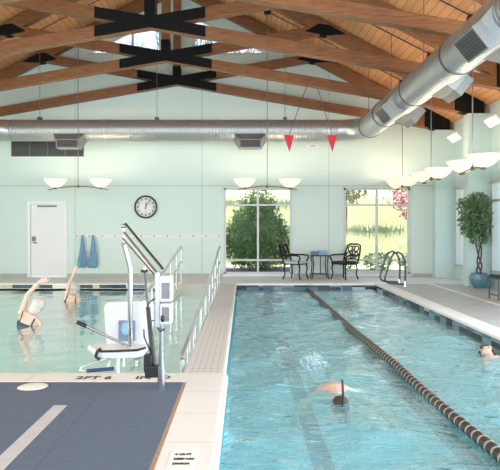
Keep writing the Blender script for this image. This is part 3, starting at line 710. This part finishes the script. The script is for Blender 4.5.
# bench at the right edge
r = thing('pool_bench', (5.4, 11.95, 0), 'grey metal framed bench cut off by the right edge', 'bench')
for x in (4.99, 6.0-.12):
    for y in (11.76, 12.2): MB().tube([(x, y, 0), (x, y, .44)], .017, 8).build('leg', M['ring'], r)
box(4.96, 5.9, 11.73, 12.23, .42, .45).build('seat_frame', M['ring'], r, .005)
box(4.98, 5.88, 11.75, 12.21, .45, .49).build('seat', M['darkcush'], r, .01)
MB().tube([(4.97, 11.76, .10), (4.97, 12.2, .10)], .012, 6).build('stretcher', M['ring'], r)

# ------------------------------------------------------------------ lane rope
rope = [(15.2, 1.60), (11.7, 1.64), (9.32, 1.66), (7.93, 1.70), (6.76, 1.73), (5.78, 1.72), (5.13, 1.73), (4.14, 1.765), (3.0, 1.78), (1.5, 1.78), (-.95, 1.75)]
def rx(Y):
    for (a, xa), (b, xb) in zip(rope, rope[1:]):
        if Y >= b: return xb+(xa-xb)*(Y-b)/(a-b)
r = thing('lane_rope', (1.6, 15.2, WZ), 'black and brown lane rope of ribbed floats dividing the lap pool', 'lane rope')
MB().tube([(rx(Y), Y, WZ+.026) for Y in (15.2, 14, 12, 10, 8, 6, 4, 2, 0, -.9)], .008, 6).build('cable', M['darksteel'], r)
def float_mb(y):
    m_ = MB(); x = rx(y); L = .105; prof = []
    for k in range(4):
        a = L*k/4; prof += [(.022, a), (.046, a+.004), (.048, a+.012), (.022, a+.016)]
    prof += [(.022, L)]
    m_.lathe((0, 0, 0), prof, 14, 'y', True); return m_
fm = None; y = 3.2; k = 0
while y < 15.05:
    if fm is None:
        fm = float_mb(y); fo = fm.build('rope_float', M['ropebrown'], r, absolute=False); first = fo
        fo.data.materials.append(M['ropetan'])
        for p in fo.data.polygons:
            if p.center.y > .079: p.material_index = 1
    elif k < 100:
        fo = first.copy(); col.objects.link(fo); fo.parent = r
    if k < 100: fo.location = Vector((rx(y), y, WZ+.026))-Vector((1.6, 15.2, WZ))
    else:
        if k == 100: rest = MB()
        q = float_mb(y); rest.add([Vector(v)+Vector((rx(y), y, WZ+.026)) for v in q.v], q.f, True)
    y += .112; k += 1
if k > 100: tag(rest.build('rope_float', M['ropebrown'], r), kind='stuff')

# ------------------------------------------------------------------ mat details, writing
r = thing('deck_lid', (-1.9, 5.40, .012), 'round pale plastic lid set in the blue mat', 'lid')
MB().lathe((-1.9, 5.40, .012), [(.001, .006), (.12, .006), (.135, .0), (.135, -.002)], 32).build('lid', M['sign'], r)
MB().lathe((-1.9, 5.40, .012), [(.136, .003), (.150, .003), (.15, 0)], 32).build('rim', M['ring'], r)
def text(s, loc, size, rotz, parent=None, name='lettering', sx=1.0):
    cu = bpy.data.curves.new(name, 'FONT'); cu.body = s; cu.size = size; cu.align_x = 'LEFT'; cu.extrude = .001; cu.offset = .003
    t = bpy.data.objects.new(name, cu); col.objects.link(t); bpy.context.view_layer.update()
    me = bpy.data.meshes.new_from_object(t.evaluated_get(bpy.context.evaluated_depsgraph_get())); bpy.data.objects.remove(t)
    me.materials.clear(); me.materials.append(M['print'])
    o = bpy.data.objects.new(name, me); col.objects.link(o); o.location = loc; o.rotation_euler = (0, 0, rotz); o.scale = (sx, 1, 1)
    return o
tag(text('2FT 6', (-1.60, 5.67, .0135), .15, 0, sx=.97), 'black depth lettering 2FT 6 on the near white coping', 'lettering')
tag(text('IN', (-1.035, 5.67, .0135), .15, 0, sx=1.0), 'black depth lettering IN on the coping left of the lift post', 'lettering')
nd = MB().lathe((-.765, 5.735, .0135), [(.048, 0), (.062, 0), (.062, .002), (.048, .002)], 28)
tag(nd.build('no_diving_symbol', M['print']), 'round black ring symbol on the coping beside the lift post', 'symbol')
r = thing('depth_tile', (-.38, 3.68, .012), 'small white depth marking tile with black lines of writing on coping', 'sign')
box(-.465, -.295, 3.50, 3.86, .012, .015).build('tile', M['sign'], r)
for k, (tx_, yy) in enumerate((('4 1/2 FT', 3.775), ('DEEP NO', 3.70), ('DIVING', 3.625))):
    o = text(tx_, (-.435, yy, .0155), .036, 0, sx=.85); o.location = Vector(o.location)-Vector((-.38, 3.68, .012)); o.parent = r

# ------------------------------------------------------------------ pool lift
r = thing('pool_lift', (-.73, 5.40, .012), 'white pool lift with hanging seat standing at the pool edge', 'pool lift')
LX, LY = -.735, 5.34
MB().loft([(LX, LY, .012), (LX, LY, .20)], [.036, .034], 16).build('base_socket', M['steel'], r)
MB().loft([(LX, LY, .19), (LX, LY, .62)], [.027, .027], 16).build('mast', M['steel'], r)
MB().box(LX-.055, LX-.010, LY-.03, LY+.05, .56, 1.05).build('mast_column', M['ductplain'], r, .006)
bx_ = box(LX-.010, LX+.098, LY-.06, LY+.08, .79, 1.02).build('control_box', M['white'], r, .012)
box(LX+.010, LX+.082, LY-.068, LY-.058, .82, .96).build('grey_panel', M['panel'], bx_, .003)
bx_ = box(LX-.006, LX+.096, LY-.06, LY+.08, .59, .775).build('battery_box', M['white'], r, .012)
box(LX+.012, LX+.078, LY-.068, LY-.058, .62, .745).build('grey_panel', M['panel'], bx_, .003)
MB().ell((LX+.02, LY-.075, .645), (.018, .02, .032)).build('knob', M['black'], bx_)
MB().tube([(LX-.02, LY-.07, .56), (LX+.0, LY-.08, .535), (LX+.04, LY-.07, .555)], .008, 6).build('cable', M['black'], r)
tip = Vector((-1.262, 6.30, 1.46)); base = Vector((LX-.045, LY+.02, 1.03))
MB().tube([base, tip+Vector((0, 0, -.07))], .020, 10).build('lower_arm', M['ductplain'], r)
MB().tube([base+Vector((.05, 0, .05)), tip+Vector((.02, 0, .02))], .014, 10).build('upper_arm', M['darksteel'], r)
MB().tube([base+Vector((-.03, 0, .0)), tip+Vector((-.01, .0, -.13))], .010, 8).build('tension_rod', M['steel'], r)
MB().tube([tip+Vector((0, 0, .01)), tip+Vector((0, 0, -.22))], .012, 8).ell(tip, (.03, .03, .025)).ell(tip+Vector((.0, 0, -.19)), (.035, .03, .02)).build('swivel_link', M['steel'], r)
PX, PY = -1.195, 6.30
MB().loft([tip+Vector((0, 0, -.18)), (-1.235, PY, 1.18), (PX, PY, 1.02), (PX, PY, .5), (PX+.01, PY, .12), (PX+.05, PY+.03, .08)], [.024, .026, .027, .027, .026, .025], 12).build('hanger_pole', M['steel'], r)
# actuator strut
MB().tube([(-.955, 5.75, 1.03), (-.90, 5.65, .66)], .012, 8).build('strut_rod', M['darksteel'], r)
MB().loft([(-.905, 5.66, .69), (-.825, 5.50, .16)], [.022, .026], 12).build('actuator', M['black'], r)
MB().box(-.985, -.925, 5.72, 5.78, 1.015, 1.04).build('strut_head', M['black'], r)
MB().tube([(-.955, 5.75, 1.03), (-.945, 5.78, 1.13)], .010, 8).build('strut_link', M['steel'], r)
MB().box(LX-.155, LX-.03, LY+.03, LY+.12, .10, .20).box(LX-.165, LX-.10, LY+.04, LY+.13, .14, .30).build('strut_bracket', M['black'], r, .008)
MB().tube([(LX-.05, LY-.01, .82), (LX-.12, LY+.1, .77), (LX-.16, LY+.15, .70)], .007, 6).tube([(LX-.03, LY, .62), (LX-.10, LY+.1, .60)], .006, 6).tube([(LX-.12, 5.5, .30), (LX-.20, 5.62, .42), (LX-.25, 5.9, .44)], .007, 6).build('cables', M['black'], r)
# seat (turned a little toward the left)
bk = MB().prism([(-1.48, .18), (-1.51, .60), (-1.47, .64), (-1.02, .66), (-.975, .63), (-.985, .18)], 6.44, 6.50)
bk.build('seat_back', M['white'], r, .02)
hp = MB().box(-1.345, -1.165, 6.42, 6.435, .23, .45); po = hp.build('back_panel', M['greyblue'], r, .01)
MB().ell((-1.27, 6.42, .36), (.045, .012, .07)).build('panel_pad', M['ltblue'], po)
st = MB().prism([(-1.53, 6.14), (-1.46, 6.05), (-1.06, 6.06), (-1.02, 6.12), (-1.02, 6.44), (-1.60, 6.50), (-1.68, 6.42)], .125, .195, 'z')
st.build('seat_pan', M['white'], r, .025)
MB().tube([(-1.45, 6.05, .195), (-1.3, 6.045, .20), (-1.08, 6.05, .21), (-1.0, 6.10, .222)], .012, 6).build('seat_trim', M['black'], r)
MB().tube([(-1.44, 6.03, .225), (-1.475, 6.03, .20), (-1.49, 6.03, .15), (-1.45, 6.03, .115)], .018, 8).build('strap', M['black'], r)
lv = MB().tube([(-1.19, 6.22, .21), (-1.62, 6.12, .44), (-1.68, 6.10, .47)], .014, 8).build('control_lever', M['steel'], r)
MB().tube([(-1.61, 6.122, .436), (-1.70, 6.10, .485)], .022, 8).build('grip', M['black'], lv)
MB().tube([(-1.30, 6.2, .14), (-1.38, 6.1, .12), (-1.60, 5.97, .065), (-1.63, 5.95, .03), (-1.58, 5.95, .02)], .012, 8).build('footrest_frame', M['railwhite'], r)
MB().tube([(-1.36, 6.1, .13), (-1.37, 6.03, .03)], .014, 8).build('footrest_bar', M['railwhite'], r)
MB().tube([(-1.22, 6.1, .13), (-1.22, 6.08, .04)], .012, 8).build('footrest_bar', M['railwhite'], r)
MB().loft([(-1.56, 5.95, .022), (-1.30, 6.0, .035)], [(.026, .018)]*2, 10).build('footrest_pad', M['navy'], r)
MB().tube([(PX+.02, PY, .09), (-1.12, 6.2, .10), (-1.03, 6.2, .12)], .016, 8).tube([(-1.05, 6.2, .13), (-1.05, 6.2, .03)], .012, 8).build('seat_bracket', M['ductplain'], r)

# ------------------------------------------------------------------ people
def remesh(mb, voxel, smooth=6):
    me = bpy.data.meshes.new('t'); me.from_pydata(mb.v, [], mb.f)
    bm = bmesh.new(); bm.from_mesh(me); bmesh.ops.remove_doubles(bm, verts=bm.verts, dist=1e-5); bmesh.ops.recalc_face_normals(bm, faces=bm.faces); bm.to_mesh(me); bm.free()
    o = bpy.data.objects.new('t', me); col.objects.link(o)
    a = o.modifiers.new('r', 'REMESH'); a.mode = 'VOXEL'; a.voxel_size = voxel
    s = o.modifiers.new('s', 'SMOOTH'); s.factor = .5; s.iterations = smooth
    bpy.context.view_layer.update()
    out = bpy.data.meshes.new_from_object(o.evaluated_get(bpy.context.evaluated_depsgraph_get()))
    bpy.data.objects.remove(o); return out
def from_mesh(name, me, m, parent):
    for p in me.polygons: p.use_smooth = True
    me.materials.clear(); me.materials.append(m)
    off = WORLD[parent.name]; me.transform(Matrix.Translation(-off))
    o = bpy.data.objects.new(name, me); col.objects.link(o); o.parent = parent; return o
def hand_mb(mb, wr, d, n, side=1, curl=.25):
    """palm, four bent fingers of different lengths and a thumb leaving the side of the palm"""
    d = Vector(d).normalized(); n = Vector(n); n = (n-d*n.dot(d)).normalized(); s = d.cross(n)*side; wr = Vector(wr)
    mb.loft([wr-d*.01, wr+d*.03, wr+d*.085], [(.022, .019), (.036, .015), (.040, .012)], 12, up=n, round_cap=True)
    mb.loft([wr-d*.02, wr+d*.02], [.022, .022], 10, round_cap=True)
    for k, L in zip((-1.5, -.5, .5, 1.5), (.062, .075, .080, .070)):
        b = wr+d*.078+s*k*.0205; sp = (d+s*k*.09).normalized()
        c1 = b+sp*L*.5; c2 = c1+(sp+n*curl).normalized()*L*.3; c3 = c2+(sp+n*curl*2).normalized()*L*.25
        mb.loft([b-sp*.02, b, c1, c2, c3], [.009, .009, .0085, .0078, .0068], 8, round_cap=True)
    b = wr+d*.025+s*.03; t1 = (d*.6+s*.8+n*.2).normalized(); t2 = (d*.9+s*.35+n*.25).normalized()
    mb.loft([b-t1*.02, b, b+t1*.035, b+t1*.035+t2*.03], [.013, .012, .0105, .0085], 8, round_cap=True)
def head_mb(mb, c, up, fwd, k=1.0):
    """skull, jaw, nose, lips, ears, brow"""
    up = Vector(up).normalized(); fwd = Vector(fwd); fwd = (fwd-up*fwd.dot(up)).normalized(); rt = fwd.cross(up); c = Vector(c)
    M3 = Matrix((rt, fwd, up)).transposed(); P = lambda a, b, d_: c+M3 @ Vector((a, b, d_))*k
    mb.ell(P(0, -.008, .025), (.076*k, .096*k, .088*k), 18, 12, M3); mb.ell(P(0, .022, -.045), (.056*k, .062*k, .066*k), 16, 10, M3)
    mb.loft([P(0, .083, .015), P(0, .098, -.008), P(0, .105, -.025)], [.010*k, .012*k, .015*k], 8, round_cap=True)
    mb.ell(P(0, .078, -.058), (.024*k, .014*k, .009*k), 10, 6, M3); mb.ell(P(0, .07, -.092), (.024*k, .02*k, .018*k), 10, 6, M3)
    for s in (-1, 1):
        mb.ell(P(s*.030, .072, .032), (.024*k, .016*k, .009*k), 10, 6, M3); mb.ell(P(s*.078, -.005, -.01), (.012*k, .022*k, .032*k), 10, 6, M3)
        mb.ell(P(s*.040, .055, -.03), (.022*k, .022*k, .02*k), 10, 6, M3)
    return M3, P
def eyes(P, M3, parent, k=1.0):
    e = MB()
    for s in (-1, 1): e.ell(P(s*.031, .076, .010), (.012*k, .008*k, .007*k), 10, 6, M3)
    e.build('eyes', M['white'], parent)
def limb(mb, pts, rr, up=(0, 0, 1)): mb.loft(pts, rr, 14, up=up, round_cap=True)

def bather(loc, pel, ls, rs, el, wr, tipd, nk, hd, hup, hfwd, label, hair_m, suit_m):
    """standing in the pool with her back to us, left arm arched overhead"""
    r = thing('person', loc, label, 'person'); V = Vector; mb = MB()
    pel, ls, rs, nk, hd = V(pel), V(ls), V(rs), V(nk), V(hd); mid = (ls+rs)/2
    ax = (rs-ls).normalized(); dn = (pel-mid)
    def T(t, off=0): return mid+dn*t
    mb.loft([pel+V((0, 0, -.10)), pel, T(.72), T(.5), T(.25), T(.05), T(-.08)], [(.14, .10), (.175, .125), (.155, .11), (.14, .10), (.16, .11), (.155, .095), (.08, .06)], 20, up=(0, 1, 0), round_cap=True)
    for s_ in (ls, rs): mb.ell(s_, (.058, .055, .058))
    mb.loft([ls, mid+V((0, 0, .015)), rs], [(.052, .05), (.075, .07), (.052, .05)], 14, up=(0, 0, 1), round_cap=True)
    limb(mb, [mid-V((0, 0, .02)), nk, hd-V(hup).normalized()*.05], [.065, .052, .05])
    for sx in (-1, 1):   # legs down to the pool floor
        h = pel+V((sx*.085, 0, -.08)); fz = loc[2]
        limb(mb, [h, V((h.x+sx*.01, h.y+.02, (h.z+fz)/2+.03)), V((h.x+sx*.02, h.y-.01, fz+.30)), V((h.x+sx*.02, h.y, fz+.07))], [.085, .062, .050, .034])
        mb.loft([V((h.x+sx*.02, h.y-.03, fz+.045)), V((h.x+sx*.025, h.y+.07, fz+.035)), V((h.x+sx*.03, h.y+.15, fz+.022))], [(.034, .036), (.040, .028), (.038, .018)], 12, round_cap=True)
    limb(mb, [ls, (V(ls)*.55+V(el)*.45), V(el), (V(el)*.55+V(wr)*.45), V(wr)], [.048, .046, .036, .036, .024])
    hand_mb(mb, wr, tipd, (0, 1, 0), 1, .3)
    rel = rs+V((.10, -.02, -.22)); rwr = rel+V((.06, .20, -.05))   # other arm under water
    limb(mb, [rs, rs*.5+rel*.5, rel, rel*.5+rwr*.5, rwr], [.047, .043, .035, .034, .024]); hand_mb(mb, rwr, (.3, .95, 0), (0, 0, -1), -1, .2)
    M3, P = head_mb(mb, hd, hup, hfwd)
    body = from_mesh('body', remesh(mb, .0058), M['skin'], r)
    eyes(P, M3, r)
    hm = MB(); hm.ell(P(0, -.032, .030), (.108, .105, .112), 20, 14, M3).ell(P(0, -.068, -.045), (.094, .055, .095), 18, 12, M3)
    for s_ in (-1, 1): hm.ell(P(s_*.062, -.03, -.02), (.036, .055, .075), 14, 10, M3)
    from_mesh('hair', remesh(hm, .008, 3), hair_m, r)
    su = MB().loft([pel+V((0, 0, -.13)), pel, T(.72), T(.5), T(.30), T(.22)], [(.13, .11), (.182, .132), (.162, .117), (.147, .107), (.166, .114), (.168, .112)], 24, up=(0, 1, 0))
    so = su.build('swimsuit', suit_m, r)
    def surf(p, q): return V(p)+V((0, q, 0))
    bl, br_ = T(.34)-ax*.13, T(.34)+ax*.13
    MB().loft([bl+V((0, -.075, 0)), T(.12)-ax*.10+V((0, -.105, 0)), ls+ax*.045+V((0, -.05, .035)), ls+ax*.05+V((0, .0, .062))], [(.014, .005)]*4, 8).build('strap', M['navy'], so)
    MB().loft([br_+V((0, -.075, 0)), T(.12)+ax*.10+V((0, -.105, 0)), rs-ax*.045+V((0, -.05, .035)), rs-ax*.05+V((0, .0, .062))], [(.014, .005)]*4, 8).build('strap', M['navy'], so)
    return r
bather((-3.62, 9.8, FZ), (-3.66, 9.8, -.46), (-3.635, 9.80, .055), (-3.36, 9.80, -.10), (-3.55, 9.86, .35), (-3.345, 9.84, .555), (.9, 0, .28), (-3.45, 9.81, .05), (-3.375, 9.82, .155), (.42, .05, .9), (.1, 1, .1),
       'older woman with white hair in the left pool, near one, arching an arm overhead', M['whitehair'], M['navy'])
bather((-3.80, 13.0, FZ), (-3.80, 13.0, -.50), (-3.845, 13.0, -.03), (-3.59, 13.0, -.115), (-3.79, 13.03, .23), (-3.69, 13.02, .46), (.45, 0, .9), (-3.70, 13.0, -.02), (-3.65, 13.0, .10), (.28, .05, .95), (.2, 1, 0),
       'grey-haired woman farther out in the left pool, reaching one arm straight up', M['greyhair'], M['black'])

def swimmer(loc, yaw, sx_, label, skin, hair, snorkel, face, arms, hz=0.0, goggles=False):
    """prone swimmer; local +Y is the swimming direction, z = 0 is the water surface"""
    r = thing('person', loc, label, 'person'); off = Vector(loc); Rz = Matrix.Rotation(yaw, 3, 'Z')
    W = lambda x, y, z: off+Rz @ Vector((x, y, z)); mb = MB(); fw = Rz @ Vector((0, 1, 0))
    mb.loft([W(0, -.62, -.24), W(0, -.50, -.22), W(0, -.32, -.175), W(0, -.10, -.115), W(0, .02, -.09), W(0, .10, -.09)], [(.13, .09), (.165, .11), (.145, .095), (.18, .11), (.17, .10), (.10, .07)], 20, up=(0, 0, 1), round_cap=True)
    mb.loft([W(-.18, .0, -.10), W(0, .02, -.075), W(.18, .0, -.10)], [.055, .07, .055], 14, round_cap=True)
    limb(mb, [W(0, .05, -.09), W(0, .16, -.09+hz*.5), W(0, .24, -.08+hz)], [.062, .052, .05])
    for s, (e, w_, dd) in zip((-1, 1), arms):
        sh = W(s*.18, 0, -.10); E = W(*e); Wt = W(*w_)
        limb(mb, [sh, sh*.5+E*.5, E, E*.5+Wt*.5, Wt], [.052, .045, .037, .035, .025]); hand_mb(mb, Wt, Rz @ Vector(dd), (0, 0, -1), s, .15)
    for s, kz in ((-1, .0), (1, -.10)):
        k_ = W(s*.10, -.98, -.26+kz); a_ = W(s*.10, -1.34, -.13+kz)
        limb(mb, [W(s*.085, -.60, -.24), W(s*.095, -.8, -.26+kz*.5), k_, W(s*.10, -1.14, -.17+kz), a_], [.088, .072, .053, .05, .033])
        mb.loft([a_, W(s*.10, -1.43, -.10+kz), W(s*.10, -1.52, -.11+kz)], [(.032, .032), (.040, .024), (.034, .014)], 12, round_cap=True)
    up = Rz @ Vector((0, .97, .1)); f = Rz @ Vector(face)
    M3, P = head_mb(mb, W(0, .29, -.07+hz), up, f)
    from_mesh('body', remesh(mb, .0062), skin, r); eyes(P, M3, r)
    hm = MB(); hm.ell(P(0, -.022, .035), (.083, .092, .086), 20, 14, M3).ell(P(0, -.055, -.02), (.066, .048, .07), 18, 12, M3)
    from_mesh('hair', remesh(hm, .008, 2), hair, r)
    tr = MB().loft([W(0, -.66, -.24), W(0, -.60, -.238), W(0, -.50, -.22), W(0, -.40, -.195)], [(.14, .10), (.172, .115), (.172, .117), (.158, .105)], 24, up=(0, 0, 1)); tr.build('swimwear', M['navy'], r)
    if goggles or snorkel:
        gg = MB()
        for s in (-1, 1): gg.ell(P(s*.032, .082, .012), (.025, .014, .018), 12, 8, M3)
        gg.loft([P(.082*math.cos(a), .088*math.sin(a), .014) for a in (2*PI*i/24 for i in range(25))], [(.004, .008)]*25, 6)
        gg.build('goggles', M['black'], r)
    if snorkel:
        MB().tube([P(0, .10, -.06), P(0, .13, -.03), P(0, .135, .02), W(.0, .45, .0), W(0, .43, .10), W(0, .41, .15)], .011, 8).build('snorkel', M['black'], r)
    return r
swimmer((.90, 5.90, WZ+.055), PI, 1, 'swimmer with dark hair and snorkel coming forward in the near lane', M['skin2'], M['darkhair'], True, (0, .25, -.97),
        [((-.40, .06, -.22), (-.50, .30, -.30), (-.1, .95, -.15)), ((.38, .06, -.21), (.44, .32, -.30), (.1, .95, -.15))], hz=-.07)
swimmer((3.02, 7.25, WZ+.04), -.12, 1, 'swimmer turning a dark-goggled head to breathe at the right edge', M['skin2'], M['darkhair'], False, (-.92, .05, .30),
        [((-.20, .26, -.20), (-.14, .50, -.26), (.1, .95, -.2)), ((.10, .24, -.14), (.06, .48, -.20), (0, .95, -.2))], hz=.06, goggles=True)
# splash of the kick
rs_ = random.Random(5); sp = MB()
for k in range(260):
    a = rs_.uniform(0, 2*PI); q = rs_.random()**.7; x = .82+math.cos(a)*q*.17; y = 7.0+math.sin(a)*q*.42; h = rs_.random()**2.2*(1-q)*.17
    s_ = rs_.uniform(.003, .009); sp.ell((x, y, WZ+.004+h), (s_*1.6, s_*1.8, s_*.8), 7, 5)
tag(sp.build('splash', M['foam']), 'white water splash kicked up behind the near-lane swimmer', 'splash', kind='stuff')

# ------------------------------------------------------------------ outside planting
r_ = random.Random(11)
o = thing('garden_bush', (.55, 20.0, 0), 'big feathery green bush outside the left window', 'bush')
cs = [((.45, 20.0, 1.15), (1.05, .8, 1.15)), ((.35, 20.1, 2.0), (.6, .5, .7)), ((1.0, 19.9, .9), (.7, .6, .85)), ((-.1, 20, .9), (.6, .6, .8)), ((.7, 20, 2.35), (.35, .4, .5))]
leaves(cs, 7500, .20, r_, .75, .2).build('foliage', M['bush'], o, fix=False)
tk = MB()
for k in range(7): tk.loft([(.5+.04*k, 20, 0), (.5+.22*(k-3), 20+.1*math.sin(k), 1.6+.1*k)], [.025, .006], 6)
tk.build('stems', M['bark'], o)
struct('mulch_bed', MB().prism([(-2.2, 18.2), (2.4, 18.2), (2.2, 21.6), (-2.0, 21.6)], 0, .03, 'z'), M['mulch'])
for k, (x, y, s_, lb) in enumerate(((3.30, 20.2, .50, 'low grey-green shrub outside the right window, left one'), (4.5, 20.2, .50, 'low grey-green shrub outside the right window, middle one'), (5.7, 20.2, .50, 'low grey-green shrub outside the right window, right one'))):
    o = thing('low_shrub', (x, y, 0), lb, 'bush', 'low shrubs under the right window')
    leaves([((x, y, .30), (s_, .45, .30))], 600, .10, r_, .5).build('foliage', M['hedge'], o, fix=False)
    MB().loft([(x, y, 0), (x+.03, y, .3)], [.03, .01], 6).build('stems', M['bark'], o)
o = thing('blossom_tree', (7.6, 26, 0), 'pink blossoming tree outside the right window', 'tree')
leaves([((7.7, 26, 2.9), (1.25, 1.2, 1.4)), ((6.9, 26, 2.7), (.8, .8, .5)), ((8.6, 26, 3.6), (1.2, 1, 1.2))], 3200, .15, r_, .6, .6).build('foliage', M['pink'], o, fix=False)
MB().loft([(7.9, 26, -.02), (7.8, 26, 1.2), (7.7, 26, 2.6)], [.12, .09, .04], 8).build('trunk', M['bark'], o)
# tall meadow grass on the bank behind
gm = MB()
for k in range(15000):
    y = r_.uniform(23, 44); x = r_.uniform(-.08, .36)*y; z = 0 if y < 27 else (y-27)*6.5/33
    h = r_.uniform(.25, .6); l = r_.gauss(0, .09); gm.add([(x-.03, y, z), (x+.03, y, z), (x+l, y, z+h)], [(0, 1, 2)])
tag(gm.build('meadow_grass', M['meadow'], fix=False), 'tall pale green meadow grass on the bank outside the windows', 'grass', kind='stuff')
for k, (x, y, z, cz, rr, m_, lb) in enumerate(((5.3, 31, .43, 4.6, (1.5, 1.0, 1.9), 'autumn', 'pale yellow-grey tree seen through the top left of the right window'), (.6, 40, 2.6, 6.2, (2.2, 1.4, 2.3), 'bush', 'green tree on the bank behind the feathery bush'), (-4.4, 40, 2.6, 6.2, (2.2, 1.4, 2.3), 'bush', 'green tree on the bank at left of the left window'))):
    o = thing('bank_tree', (x, y, z), lb, 'tree', 'trees on the bank')
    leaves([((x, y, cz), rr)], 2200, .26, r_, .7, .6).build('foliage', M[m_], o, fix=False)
    MB().loft([(x, y, z-.2), (x, y, cz)], [.05, .03], 8).build('trunk', M['bark'], o)
o = thing('tall_tree', (-2.6, 24, 0), 'tall bare branching tree seen through the gable windows', 'tree')
tb = MB()
def branch(p, d, L, r0, dep):
    q = p+d*L; tb.loft([p, q], [r0, r0*.65], 5)
    if dep:
        for k in range(3):
            nd = (d+Vector((r_.gauss(0, .5), r_.gauss(0, .35), r_.gauss(.1, .3)))).normalized(); branch(q, nd, L*.72, r0*.6, dep-1)
for bx in (-3.6, -2.2, -.8): branch(Vector((bx, 24, 3.2)), Vector((.05, 0, 1)), 2.2, .10, 4)
tb.build('branches', mat('pale_bark', (.16, .15, .15), .8, noise=.3), o)
MB().loft([(-2.4, 24, -.02), (-2.3, 24, 3.3)], [.22, .15], 10).loft([(-2.35, 24, 2.4), (-3.6, 24, 3.3)], [.12, .10], 8).loft([(-2.35, 24, 2.4), (-.8, 24, 3.3)], [.12, .10], 8).build('trunk', M['bark'], o)
